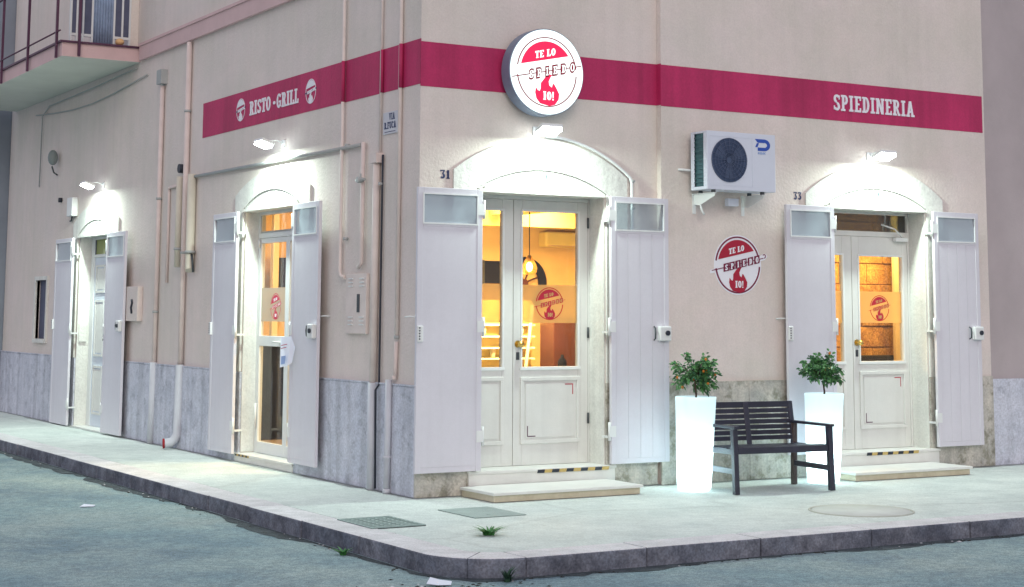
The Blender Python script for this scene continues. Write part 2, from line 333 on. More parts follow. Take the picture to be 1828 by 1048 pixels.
# ---- shop emblem: ring, cap with TE LO, skewered SPIEDO, flame with IO!
FLAME = [(.07,-.05),(-.06,-.14),(-.17,-.27),(-.175,-.40),(-.20,-.46),(-.26,-.44),(-.305,-.375),(-.325,-.50),(-.29,-.64),(-.19,-.75),(.07,-.80),(.22,-.76),(.32,-.63),(.335,-.50),(.28,-.40),(.20,-.28),(.165,-.26),(.13,-.36),(.06,-.31),(.045,-.22),(.09,-.13),(.14,-.06)]
def emblem(mb, cx, cz, r, y, disc=None, red=0, line=0, white=1, boxes=True, e=.0015, ringw=.035, hooks=False, plain=False, openbox=False, discr=1.0):
    q = lambda P: [(cx+a*r, cz+b*r) for a, b in P]
    if disc is not None:
        mb.prism(q(arcpts(0,0,discr,discr,0,360,64)[:-1]), y, y-e, disc)
        if hooks: mb.prism(q([(-1.0,-.26),(-.8,-.23),(-.8,-.11),(-1.0,-.16)]), y, y-e*.95, disc); mb.prism(q([(.8,.12),(1.0,.16),(1.10,.26),(1.06,.33),(.95,.34),(.8,.26)]), y, y-e*.95, disc)
        y -= e
    for p in ring_arc(0,0,.825,.825,8,172,ringw,28)+ring_arc(0,0,.825,.825,188,357,ringw,28): mb.prism(q(p), y, y-e, line)
    th0, th1 = 168.4, 35.2
    cap = [(.725*math.cos(R(th0+(th1-th0)*i/20)), .725*math.sin(R(th0+(th1-th0)*i/20))) for i in range(21)]
    mb.prism(q(cap), y, y-e, red)
    S = .215
    if not plain:
        put(mb, [q(p) for p in text2d('TE LO', .17, -.05, .44, .56, t=.22, slant=S)], y-e, e, white)
    put(mb, [q([(-.95,-.19),(-.95,-.165),(.95,.225),(.95,.20)])], y-.2*e, e*.9, line)
    if hooks:
        for p in ring_arc(.98,.27,.065,.065,-90,150,.028,8): mb.prism(q(p), y, y-e, line)
    xs = [-.43,-.22,0,.22,.46,.70]
    for ch, x in zip('SPIEDO', xs):
        z = .012+S*x
        if boxes:
            b = [(-.095,-.13),(.095,-.13+.04),(.095,.14),(-.095,.14-.04)]
            if not openbox: mb.prism(q([(x+a, z+c) for a, c in b]), y-e, y-2*e, line)
            if openbox:      # outlined white letters
                put(mb, [q(p) for p in text2d(ch, .27, x, z, None, t=.40, slant=S)], y-e, e, line)
                put(mb, [q(p) for p in text2d(ch, .185, x, z, None, t=.15, slant=S)], y-2.3*e, e, white)
            else:
                put(mb, [q(p) for p in text2d(ch, .165, x, z, None, t=.20, slant=S)], y-2*e, e, white)
    mb.prism(q(FLAME), y-e*.5, y-e*1.5, red)
    if not plain:
        put(mb, [q(p) for p in text2d('IO!', .20, .04, -.56, .30, t=.22)], y-1.5*e, e, white)

# ================================================================== GROUND
def struct(o): o['kind'] = 'structure'; return o
KZ = -.13
mb = MB(); mb.add([(-60,-60,KZ),(60,-60,KZ),(60,60,KZ),(-60,60,KZ)], [(0,1,2,3)])
struct(mb.build('road', m_road))
inner = [(30,-3.19),(-.95,-3.19)]+[(-.95-.25*math.sin(R(a)), -2.94-.25*math.cos(R(a))) for a in range(0,91,10)]+[(-1.2,30),(30,30)]
mb = MB(); mb.slab(inner, -.12, -.004)
sidewalk = struct(mb.build('sidewalk', m_side))
kerb = struct(bpy.data.objects.new('kerb', None)); sc.collection.objects.link(kerb)
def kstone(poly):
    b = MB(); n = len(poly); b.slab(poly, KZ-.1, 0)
    # all sides use the darker material
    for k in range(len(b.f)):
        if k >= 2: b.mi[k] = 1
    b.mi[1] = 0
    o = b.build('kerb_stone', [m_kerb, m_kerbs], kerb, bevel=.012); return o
g = .004
y = -3.02
rr = random.Random(3)
while y < 30:
    L = rr.uniform(.95,1.15) if y < 15 else 5
    dx = rr.uniform(-.006,.006)
    kstone([(-1.51+dx, y+g), (-1.204+dx, y+g), (-1.204+dx, y+L-g), (-1.51+dx, y+L-g)]); y += L
x = -1.0
while x < 30:
    L = rr.uniform(.95,1.2) if x < 8 else 5
    dy = rr.uniform(-.006,.006)
    kstone([(x+g, -3.5+dy), (x+L-g, -3.5+dy), (x+L-g, -3.194+dy), (x+g, -3.194+dy)]); x += L
for a0, a1 in ((0,45),(45,90)):
    o_ = [(-1.0-.51*math.sin(R(a0+(a1-a0)*i/8)), -2.99-.51*math.cos(R(a0+(a1-a0)*i/8))) for i in range(9)]
    i_ = [(-1.0-.20*math.sin(R(a0+(a1-a0)*i/8)), -2.99-.20*math.cos(R(a0+(a1-a0)*i/8))) for i in range(9)]
    kstone([( (p[0]+g) if a0==0 and j<1 else p[0], p[1]) for j, p in enumerate(o_)]+i_[::-1])

# dirt gathered in the gutter and dust along the wall foot: thin uneven sheets
def dirt(name, pts, z, w0, w1, m, seed):
    r_ = random.Random(seed); b = MB(); L = []; 
    P = []
    for (x0, y0), (x1, y1) in zip(pts, pts[1:]):
        d = math.hypot(x1-x0, y1-y0); n = max(2, int(d/.12)); nx, ny = -(y1-y0)/d, (x1-x0)/d
        for i in range(n): P.append((x0+(x1-x0)*i/n, y0+(y1-y0)*i/n, nx, ny))
    w_ = (w0+w1)/2
    for (x, y, nx, ny) in P:
        w_ = min(w1, max(w0, w_+r_.gauss(0, (w1-w0)*.28))); L += [(x, y, z), (x+nx*w_, y+ny*w_, z-.0008)]
    b.add(L, [(2*i, 2*i+1, 2*i+3, 2*i+2) for i in range(len(P)-1)]); o = b.build(name, m, kind='structure'); return o
m_dirt = mat('gutter_dirt', (.10,.125,.135), .95, .3, 6, .9, 60, col2=(.045,.055,.065), grain=.4, gs=70)
dirt('gutter_dirt', [(30,-3.51),(-1.0,-3.51),(-1.3,-3.42),(-1.46,-3.27),(-1.53,-3.0),(-1.53,28)], KZ+.004, .03, .17, m_dirt, 4)
m_dust = mat('pavement_dust', (.42,.45,.44), .95, .15, 5, .5, 60, col2=(.33,.36,.36), grain=.25, gs=70)
dirt('wall_foot_dirt', [(30,-.10),(2.6,-.10),(2.55,-.027),(-.03,-.027),(-.03,28)], -.0015, .01, .075, m_dust, 8)

# iron grate, cover plate, manhole
gr = thing('drain_grate', 'square iron grate of parallel bars set in the pavement near the kerb corner', 'grate', (-1.03,-1.41,0), 0)
b = MB(); b.box(-.225,.225,-.31,.31,-.003,.001); b.build('drain_pit', m_hole, gr)  # flat plate, the depth's shade is only in its colour
b = MB()
for s_ in (-1,1): b.box(s_*.225,s_*.205,-.31,.31,.0012,.008); b.box(-.205,.205,s_*.31,s_*.29,.0014,.008)
b.build('frame', m_grate, gr)
for i in range(8):
    b = MB(); yy = -.252+i*.072; b.box(-.204,.204,yy-.017,yy+.017,.0013,.0075); b.build('bar', m_grate, gr)
for i in range(5):
    b = MB(); xx = -.136+i*.068; b.box(xx-.010,xx+.010,-.289,.289,.0011,.0065); b.build('cross_bar', m_grate, gr)
cp = MB(); cp.box(-.235,.235,-.31,.31,-.003,.004); cp.box(-.05,-.03,-.2,-.17,.004,.006)
o = cp.build('cover_plate', [m_cover], bevel=.001); o.location = (-.02,-1.19,0); tag(o, 'plain grey metal access plate in the pavement, between the grate and the doorstep', 'access cover')
mh = thing('manhole_cover', 'round pale manhole cover in the pavement in front of the bench and right door', 'manhole cover', (2.80,-2.55,0))
b = MB(); b.lathe([(0,.0035),(.40,.0035),(.402,-.004)], 48); b.build('lid', mat('manhole_infill', (.66,.69,.65), .8, .08, 3, .4, 50), mh)
b = MB(); b.lathe([(.412,-.004),(.412,.003),(.43,.003),(.43,-.004)], 48); b.build('rim', mat('manhole_ring', (.52,.53,.47), .7, .1, 9), mh)

# weeds and litter
def weed(name, label, loc, n, h, sp, mt=m_weed):
    r_ = random.Random(n); b = MB()
    for i in range(n):
        a = r_.uniform(0, 6.28); L = h*r_.uniform(.5,1.1); d = Vector((math.cos(a), math.sin(a), 0)); sd_ = Vector((-d.y, d.x, 0)); o0 = d*r_.uniform(0, sp*.3)
        bw = r_.uniform(.006,.014); lean = r_.uniform(.3,1.2)*sp; pts = []
        for k in range(4):
            t = k/3; c = o0+d*(lean*t*t)+Vector((0,0,L*t*(1-.25*t))); ww = bw*(1-t)**.6; pts += [c-sd_*ww, c+sd_*ww]
        b.add(pts, [(0,1,3,2),(2,3,5,4),(4,5,7,6)], 0)
    o = b.build(name, mt); o.location = loc; return tag(o, label, 'weed')
weed('weed', 'bright green weed tuft growing out of the pavement before the left doorstep', (-.66,-2.42,0), 60, .075, .14)
weed('weed', 'dark weed growing at the foot of the kerb corner', (-1.20,-3.60,KZ), 40, .12, .08, mat('weed_dark', (.03,.09,.05), .7, .2, 30))
weed('weed', 'small weed at the kerb foot left of the corner', (-1.62,-2.0,KZ), 22, .07, .08, m_weed)
def scrap(label, loc, pts, mt=m_paper, name='paper_scrap'):
    b = MB(); n = len(pts); b.add(pts, [list(range(n))]); b.add([(p[0],p[1],p[2]-.003) for p in pts], [list(range(n-1,-1,-1))])
    o = b.build(name, mt); o.location = loc; return tag(o, label, 'litter')
scrap('crumpled white paper scrap lying on the road below the kerb corner', (-1.66,-3.50,KZ), [(-.09,-.02,.02),(-.02,.06,.045),(.03,.03,.03),(.10,-.01,.02),(.06,-.07,.008),(-.03,-.06,.012)])
scrap('small white wrapper on the road near the left kerb', (-2.35,1.79,KZ), [(-.08,-.03,.01),(-.02,.03,.025),(.08,.02,.012),(.05,-.03,.006)])
b = MB(); r_ = random.Random(11)
for i in range(620):
    if r_.random() < .5: px, py = r_.uniform(-1.3,8), -3.515-abs(r_.gauss(0,.05))
    else: px, py = -1.525-abs(r_.gauss(0,.06)), r_.uniform(-3.2,12)
    if r_.random() < .18: px, py = r_.gauss(-1.55,.35), r_.gauss(-3.65,.2)
    if px > -1.54 and py > -3.53: continue
    s_ = r_.uniform(.006,.022); a = r_.uniform(0,3.14); c, s2 = math.cos(a)*s_, math.sin(a)*s_
    z = KZ+.001; b.add([(px-c,py-s2,z),(px+s2,py-c,z),(px+c,py+s2,z),(px-s2,py+c,z),(px,py,z+s_*.35)], [(0,1,4),(1,2,4),(2,3,4),(3,0,4)], r_.choice((0,0,0,0,0,0,1)))
o = b.build('gutter_debris', [mat('debris_dark', (.045,.045,.04), .9, .3, 20), m_kerb], kind='stuff'); o['label'] = 'grit and crumbs lying in the gutter along the kerb'; o['category'] = 'debris'

# ================================================================== CORNER BUILDING
bld = thing('corner_building', 'pink-beige corner restaurant building with raspberry band and white shuttered doors', 'building')
LR = R(-90)          # left facade parts use local x = -Y
ZT = 7.0; TH = .40
def facade(name, x0, x1, yf, ops, rz, TH=.40):
    """wall with rectangular openings ops=(x0,x1,z0,z1)"""
    b = MB(); xs = x0
    for (a, c, z0, z1) in sorted(ops):
        b.box(xs, a, yf, yf+TH, 0, ZT); b.box(a, c, yf, yf+TH, z1, ZT)
        if z0 > 0: b.box(a, c, yf, yf+TH, 0, z0)
        xs = c
    b.box(xs, x1, yf, yf+TH, 0, ZT)
    return rot(b.build(name, m_wall, bld), rz)
D31 = (.60, 1.98); D33 = (4.67, 6.05)
L2 = (-4.12, -2.64); L1 = (-10.42, -8.90)
facade('wall', 0, 2.59, 0, [(*D31, 0, 2.70)], 0)
facade('wall', 2.591, 6.98, -.07, [(*D33, 0, 2.70)], 0)
facade('wall', -14.6, -.4005, 0, [(*L2, 0, 2.70), (*L1, 0, 2.66), (-12.62,-12.02,1.19,2.07)], LR, .22)
# band paint (a 4 mm coat standing off the plaster)
b = MB(); b.box(-.004, 2.588, -.004, -.0005, 3.615, 4.02); b.box(2.587,2.5905,-.0743,-.0045,3.615,4.02); b.box(2.5905, 6.95, -.0743, -.0705, 3.605, 4.01)
b.build('colour_band', m_band, bld)
b = MB(); b.box(-5.545, .0045, -.004, -.0005, 3.635, 4.045); rot(b.build('colour_band', m_band, bld), LR)
# plinths of separate slabs
def plinth(x0, x1, yf, zt, mt, rz, skip=(), wmin=.75, wmax=1.1, seed=1):
    r_ = random.Random(seed); x = x0
    cuts = sorted([x0, x1]+[e for s_ in skip for e in s_[:2]])
    for i in range(0, len(cuts)-1):
        a, c = cuts[i], cuts[i+1]
        if any(s_[0]-1e-6 <= a and c <= s_[1]+1e-6 for s_ in skip): continue
        n = max(1, round((c-a)/.95)); 
        for k in range(n):
            p, q = a+(c-a)*k/n, a+(c-a)*(k+1)/n
            b = MB(); d = r_.uniform(.022,.028)
            b.box(p+.0012, q-.0012, yf-d, yf-.0005, .0, zt); rot(b.build('plinth_slab', mt, bld, bevel=.004), rz)
plinth(-.024, 2.566, 0, .955, m_plinth_r, 0, [D31], seed=2)
plinth(2.566, 6.98, -.07, .955, m_plinth_r, 0, [D33], seed=3)
plinth(-14.6, -.001, 0, .95, m_plinth, LR, [L2, L1], seed=4)
for _a, _c in ((-14.6, L1[0]-.4), (L1[1]+.35, L2[0]-.35), (L2[1]+.35, 0)):
    b = MB(); b.box(_a, _c, -.032, -.001, .952, .966); rot(b.build('plinth_cap', m_plinth, bld), LR)

def surround(cx, hw, yf, rz, zs=2.88, zp=3.20, ip=2.92, lintel=2.70, iw=None, label=None):
    """arched plaster surround, tympanum, lintel and reveal linings"""
    ow = hw+.255; iw = iw or hw+.02
    outer = seg_arc(cx-ow, zs, cx+ow, zs, cx, zp); inn = seg_arc(cx-iw, lintel+.02, cx+iw, lintel+.02, cx, ip)
    b = MB(); b.prism  # ring built as quads between the two curves
    n = len(outer)
    y0, y1 = yf-.022, yf-.0005
    def q(p0, p1, p2, p3, m=0): b.prism([p0, p1, p2, p3], y0, y1, m)
    vs = [(p[0], y0, p[1]) for p in outer]+[(p[0], y0, p[1]) for p in inn]+[(p[0], y1, p[1]) for p in outer]+[(p[0], y1, p[1]) for p in inn]
    fs = []
    for i in range(n-1):
        fs += [(i, i+1, n+i+1, n+i), (i, 2*n+i, 2*n+i+1, i+1), (n+i, n+i+1, 3*n+i+1, 3*n+i)]
    fs += [(0, n, 3*n, 2*n), (n-1, 3*n-1, 4*n-1, 2*n-1)]
    b.add(vs, fs)
    for s_ in (-1, 1):
        xa, xb = cx+s_*ow, cx+s_*iw
        zlow = .957
        pts = [(xa, zs), (xb, lintel+.02), (xb, zlow), (xa, zlow)]
        b.prism(pts, y0, y1)
    rot(b.build('arch_surround', m_white, bld, label), rz)
    b = MB(); b.prism([(cx-iw+.002, lintel+.021)]+[(p[0], p[1]-.002) for p in inn[1:-1]]+[(cx+iw-.002, lintel+.021)], yf-.008, yf-.0005)
    rot(b.build('tympanum', m_white, bld), rz)
    b = MB(); b.box(cx-iw+.03, cx+iw-.03, yf-.040, yf-.0005, lintel-.012, lintel+.018); b.box(cx-iw+.08, cx+iw-.08, yf-.030, yf-.0085, lintel+.019, lintel+.045)
    rot(b.build('lintel', m_white, bld, bevel=.003), rz)
    b = MB(); b.prism([(cx+.03,ip-.04),(cx+.055,ip-.045),(cx+.043,ip-.12)], yf-.02, yf-.0085); rot(b.build('lintel_hook', m_iron, bld), rz)
def reveal(x0, x1, yf, z0, z1, rz, TH=.40):
    b = MB(); b.box(x0+.0005, x0+.012, yf+.0, yf+TH, z0, z1); b.box(x1-.012, x1-.0005, yf, yf+TH, z0, z1); b.box(x0+.012, x1-.012, yf, yf+TH, z1-.012, z1-.0005)
    rot(b.build('reveal', m_white, bld), rz)

# ---- shutters: leaf with frame, boards, top pane, hinges, lock
def shutter(xh, w_, yf, z0, z1, rz, side, clear=False, lock='case', boards=4, groove=False, tilt=0):
    """side=+1: leaf runs from the hinge xh towards +x; sits folded back against the wall"""
    st_ = yf-.115
    root = bpy.data.objects.new('shutter', None); sc.collection.objects.link(root); root.parent = bld
    if rz: root.location = (st_, -xh, 0)          # left facade: local x=-Y, local y = X
    else: root.location = (xh, st_, 0)
    root.rotation_euler = (0, 0, rz+R(tilt)*side)
    s = side; fr = .055; th = .035
    zp0, zp1 = z1-.31, z1-.065
    b = MB()
    b.box(0, s*fr, 0, th, z0, z1); b.box(s*(w_-fr), s*w_, 0, th, z0, z1)
    b.box(s*fr, s*(w_-fr), 0, th, z1-.06, z1); b.box(s*fr, s*(w_-fr), 0, th, zp0-.035, zp0); b.box(s*fr, s*(w_-fr), .004, th, z0, z0+.05)
    b.build('frame', m_shut, root, bevel=.004)
    n = boards; W = w_-2*fr
    for i in range(n):
        e = .0009 if groove else .0004
        a = fr+W*i/n; c = fr+W*(i+1)/n
        bb = MB(); bb.box(s*(a+e), s*(c-e), .003, th-.008, z0+.05, zp0-.035); bb.build('board', m_shut, root, bevel=.0015 if groove else 0)
    bb = MB(); bb.box(s*fr, s*(w_-fr), .016, .020, zp0, z1-.06); bb.build('pane', m_frostc if clear else m_frost, root)
    # raised beading round the pane
    bb = MB()
    for (a, c, d, f_) in ((fr-.008, fr+.006, zp0, z1-.06), (w_-fr-.006, w_-fr+.008, zp0, z1-.06)): bb.box(s*a, s*c, -.006, -.0005, d, f_)
    bb.box(s*(fr-.008), s*(w_-fr+.008), -.007, -.0005, zp0-.014, zp0-.001); bb.box(s*(fr-.008), s*(w_-fr+.008), -.0065, -.0005, z1-.061, z1-.05)
    bb.build('beading', m_metalw, root)
    for zh in (z0+.30, (z0+z1)/2+.02, z1-.18):
        h = MB(); h.tube([(-s*.018, .008, zh-.085), (-s*.018, .008, zh+.085)], .013, 8); h.box(-s*.018, s*.05, .001-.006, -.0008, zh-.05, zh+.05); h.build('hinge', m_metalw, root)
        k = MB(); k.box(-s*.030, -s*.002, .018, .112, zh-.06, zh-.04); k.build('hinge_bracket', m_metalw, root)
    k = MB(); k.tube([(s*(w_-.03), th, 1.56), (s*(w_+.03), .075, 1.565), (s*(w_+.06), .112, 1.56)], .007, 6); k.build('shutter_stay', m_metalw, root)
    xe = w_-.055
    zl = 1.42
    if lock == 'case':
        k = MB(); k.box(s*(xe-.085), s*(xe+.05), -.050, -.0005, zl-.075, zl+.065); k.build('lock_case', m_metalw, root, bevel=.012)
        k = MB(); k.tube([(s*(xe+.0), -.050, zl+.0), (s*(xe), -.066, zl)], .024, 14); k.build('lock_knob', m_dark, root)
        k = MB(); k.tube([(s*(xe-.12),-.002,zl+.06),(s*(xe-.125),-.03,zl+.045),(s*(xe-.127),-.035,zl),(s*(xe-.125),-.03,zl-.05),(s*(xe-.12),-.002,zl-.065)], .008, 6); k.build('pull_handle', m_iron, root)
    elif lock == 'strike':
        k = MB(); k.box(s*(w_-.055), s*(w_-.0), -.022, -.0005, zl-.075, zl+.065); k.build('strike_plate', m_metalw, root, bevel=.006)
        for i in range(5):
            k = MB(); k.tube([(s*(w_-.018),-.0225,zl-.05+i*.024),(s*(w_-.018),-.026,zl-.05+i*.024)], .007, 8); k.build('bolt_hole', m_dark, root)
    return root
shutter(.585, .655, 0, .215, 2.70, 0, -1, lock='strike', boards=1)
shutter(1.975, .665, 0, .215, 2.70, 0, 1, clear=True, lock='case', boards=4, groove=True)
shutter(4.675, .63, -.07, .225, 2.70, 0, -1, lock='strike', boards=1)
shutter(6.065, .66, -.07, .235, 2.70, 0, 1, lock='case', boards=4, groove=True)
shutter(-4.09, .72, 0, .08, 2.69, LR, -1, lock='strike', boards=1)
shutter(-2.56, .66, 0, .11, 2.69, LR, 1, lock='case', boards=1)
shutter(-10.40, .86, 0, .012, 2.64, LR, -1, lock='strike', boards=1)
shutter(-8.80, .80, 0, .02, 2.64, LR, 1, lock='case', boards=1)

surround(1.28, .69, 0, 0, zp=3.205)
surround(5.34, .70, -.07, 0, zp=3.165, zs=2.83)
surround(-3.37, .76, 0, LR, zs=2.88, zp=3.10, ip=2.90)
surround(-9.66, .80, 0, LR, zs=2.84, zp=3.09, ip=2.87, lintel=2.65)
reveal(*D31, 0, .2, 2.70, 0); reveal(*D33, -.07, .2, 2.70, 0); reveal(*L2, 0, .1, 2.70, LR, .215); reveal(*L1, 0, 0, 2.66, LR, .24)
# thresholds
def threshold(x0, x1, yf, z, rz, proud, mt=m_marble):
    b = MB(); b.box(x0, x1, yf-proud+.012, yf+TH, 0, z-.028); b.box(x0-.01, x1+.01, yf-proud, yf+TH, z-.0275, z)
    return rot(b.build('threshold', mt, bld, bevel=.004), rz)
threshold(.50, 2.06, 0, .205, 0, .06); threshold(4.60, 6.13, -.07, .215, 0, .06); threshold(-4.20,-2.62, 0, .09, LR, .045); threshold(-10.5,-8.85, 0, .012, LR, .03)

def raised_panel(b, x0, x1, z0, z1, yf, w_=.035):
    for (a, c, d, f_) in ((x0, x1, z1-w_, z1), (x0, x1, z0, z0+w_), (x0, x0+w_, z0+w_, z1-w_), (x1-w_, x1, z0+w_, z1-w_)):
        b.box(a, c, yf-.014, yf+.001, d, f_)
    b.box(x0+w_+.02, x1-w_-.02, yf-.007, yf+.001, z0+w_+.02, z1-w_-.02)
def wood_leaf(x0, x1, yd, z0, z1, gx0, gx1, gz0, gz1, pz0, pz1, knob=None, logo=None, bracket=True, rz=0, film=(1.51,1.865)):
    """panelled glazed door leaf"""
    r_ = bpy.data.objects.new('door', None); sc.collection.objects.link(r_); r_.parent = bld; r_.rotation_euler = (0,0,rz)
    b = MB(); T = .045
    b.box(x0, gx0, yd, yd+T, z0, z1); b.box(gx1, x1, yd, yd+T, z0, z1); b.box(gx0, gx1, yd, yd+T, gz1, z1); b.box(gx0, gx1, yd, yd+T, z0, gz0)
    b.build('leaf', m_doorp, r_, bevel=.003)
    b = MB()
    for (a, c, d, f_) in ((gx0-.02, gx1+.02, gz1, gz1+.018), (gx0-.028, gx1+.028, gz0-.03, gz0), (gx0-.02, gx0-.001, gz0, gz1), (gx1+.001, gx1+.02, gz0, gz1)): b.box(a, c, yd-.012, yd-.0005, d, f_)
    b.build('glazing_bead', m_metalw, r_, bevel=.003)
    b = MB(); raised_panel(b, gx0-.02 if gx1-gx0 > .3 else gx0-.01, gx1+.02, pz0, pz1, yd); b.build('door_panel', m_doorp, r_, bevel=.005)
    b = MB(); b.box(gx0, gx1, yd+.02, yd+.025, gz0, gz1); b.build('pane', m_glass, r_)
    b = MB(); b.box(gx0, gx1, yd+.0165, yd+.019, film[0], film[1]); b.build('frosted_film', m_film, r_)
    if logo:
        b = MB(); emblem(b, logo[0], logo[1], logo[2], yd+.016, red=0, line=0, white=1, e=.0008, ringw=.055); b.build('emblem', [m_redd, m_tan], r_)
    if bracket and gx1-gx0 > .3:
        b = MB(); L, t = .09, .009; x = gx1-.055; z = pz1-.065
        b.box(x-L, x, yd-.0085, yd-.0072, z-t, z); b.box(x-t, x, yd-.0085, yd-.0072, z-L*1.1, z-t)
        b.build('corner_mark', m_redd, r_); b = MB()
        x = gx0+.055; z = pz0+.065; b.box(x, x+L, yd-.0085, yd-.0072, z, z+t, 1); b.box(x, x+t, yd-.0085, yd-.0072, z+t, z+L*1.1, 1)
        b.build('corner_mark', [m_redd, mat('dark_plum_print', (.10,.03,.07))], r_)
    if knob:
        b = MB(); b.tube([(knob, yd, 1.315), (knob, yd-.045, 1.315)], .012, 8); b.ball((knob, yd-.06, 1.315), .030, n=14, m=9); b.tube([(knob, yd-.0005, 1.315), (knob, yd-.008, 1.315)], .034, 14); b.build('knob', m_brass, r_)
        b = MB(); b.box(knob-.017, knob+.017, yd-.006, yd-.0005, 1.17, 1.24); b.build('keyhole_plate', m_iron, r_)
    return r_
YD = .255
b = MB(); b.box(.6125,.64,YD,YD+.06,.206,2.687); b.box(1.955,1.967,YD-.01,YD+.06,.206,2.687); b.box(.6405,1.9545,YD-.008,YD+.06,2.655,2.687); b.build('door_frame', m_doorp, bld, bevel=.003)
wood_leaf(.642, 1.125, YD, .208, 2.653, .74, 1.005, 1.105, 2.545, .40, 1.015, bracket=False)
wood_leaf(1.131, 1.953, YD, .208, 2.653, 1.225, 1.84, 1.105, 2.55, .40, 1.01, knob=1.178, logo=(1.535, 1.69, .185))
for z in (.62, 1.42, 2.46):
    b = MB(); b.tube([(1.951,YD-.012,z-.05),(1.951,YD-.012,z+.05)], .010, 8); b.build('door_hinge', m_iron, bld)
YD3 = .17
b = MB(); b.box(4.683,4.72,YD3,YD3+.06,.216,2.687); b.box(6.012,6.037,YD3-.01,YD3+.06,.216,2.687); b.box(4.7205,6.0115,YD3-.008,YD3+.06,2.43,2.485); b.box(4.7205,6.0115,YD3,YD3+.06,2.665,2.687); b.build('door_frame', m_doorp, bld, bevel=.003)
tw = bpy.data.objects.new('transom_window', None); sc.collection.objects.link(tw); tw.parent = bld
b = MB(); b.box(4.7205,6.0115,YD3+.02,YD3+.026,2.486,2.664); b.build('pane', m_glass_d, tw)
wood_leaf(4.722, 5.215, YD3, .218, 2.428, 4.82, 5.085, 1.12, 2.225, .42, 1.02, bracket=False, film=(1.52,1.85))
wood_leaf(5.222, 6.010, YD3, .218, 2.428, 5.318, 5.93, 1.12, 2.22, .42, 1.015, knob=5.268, logo=(5.615, 1.675, .165), film=(1.52,1.85))
b = MB(); b.box(5.80,5.97,YD3-.06,YD3-.01,2.385,2.425); b.tube([(5.90,YD3-.05,2.43),(5.72,YD3-.13,2.51)], .008, 6); b.tube([(5.72,YD3-.13,2.51),(5.60,YD3-.05,2.56)], .008, 6); b.build('door_closer', m_alu, bld)
# left facade door 2: aluminium, transom over glazed leaves
xd = .15
b = MB()
b.box(-4.107,-4.06,xd,xd+.06,.092,2.687); b.box(-2.70,-2.653,xd,xd+.06,.092,2.687); b.box(-4.0595,-2.7005,xd-.01,xd+.06,2.40,2.455); b.box(-4.0595,-2.7005,xd,xd+.06,2.655,2.687)
rot(b.build('door_frame', m_alu, bld, bevel=.004), LR)
tw = bpy.data.objects.new('transom_window', None); sc.collection.objects.link(tw); tw.parent = bld; rot(tw, LR)
b = MB(); b.box(-4.0595,-2.7005,xd+.02,xd+.025,2.456,2.654); b.build('pane', m_glass, tw)
b = MB(); b.box(-4.058,-4.035,xd+.005,xd+.055,2.458,2.652); b.box(-2.725,-2.702,xd+.005,xd+.055,2.458,2.652); b.box(-4.0345,-2.7255,xd+.004,xd+.055,2.458,2.476); b.build('frame', m_pipe_d, tw)
def alu_leaf(x0, x1, logo=None):
    r_ = bpy.data.objects.new('door', None); sc.collection.objects.link(r_); r_.parent = bld; rot(r_, LR)
    b = MB(); f_ = .05
    b.box(x0, x0+f_, xd-.004, xd+.045, .094, 2.398); b.box(x1-f_, x1, xd-.004, xd+.045, .094, 2.398)
    for z0, z1 in ((.094,.215),(1.235,1.345),(2.345,2.398)): b.box(x0+f_, x1-f_, xd-.004, xd+.045, z0, z1)
    b.build('leaf', m_alu, r_, bevel=.004)
    b = MB(); b.box(x0+f_, x1-f_, xd+.018, xd+.023, .216, 1.234); b.build('pane', m_glass, r_)
    b = MB(); b.box(x0+f_, x1-f_, xd+.018, xd+.023, 1.346, 2.344); b.build('pane', m_glass, r_)
    if logo:
        b = MB(); b.box(x0+f_, x1-f_, xd+.0135, xd+.017, 1.50, 1.86); b.build('frosted_film', glassy('pale_film', (.8,.8,.78), (.62,.60,.55), .62, transl=.4, rough=.4), r_)
        b = MB(); emblem(b, logo[0], logo[1], logo[2], xd+.0132, red=0, line=0, white=1, e=.0008, ringw=.05); b.build('emblem', [mat('pinkish_red', (.62,.05,.12)), m_wht], r_)
        b = MB(); b.box(x1-.17, x1-.02, xd-.035, xd-.005, 1.27, 1.30); b.tube([(x1-.10,xd-.004,1.285),(x1-.10,xd-.06,1.285),(x1-.22,xd-.06,1.285)], .011, 8); b.build('lever_handle', m_metalw, r_)
alu_leaf(-4.058, -3.27, (-3.61, 1.66, .17)); alu_leaf(-3.266, -2.702)
b = MB(); b.tube([(-4.03,xd-.02,2.30),(-4.03,xd-.02,2.39)], .014, 8); b.tube([(-4.03,xd-.02,.35),(-4.03,xd-.02,.62)], .013, 8); rot(b.build('door_hinge', m_metalw, bld), LR)
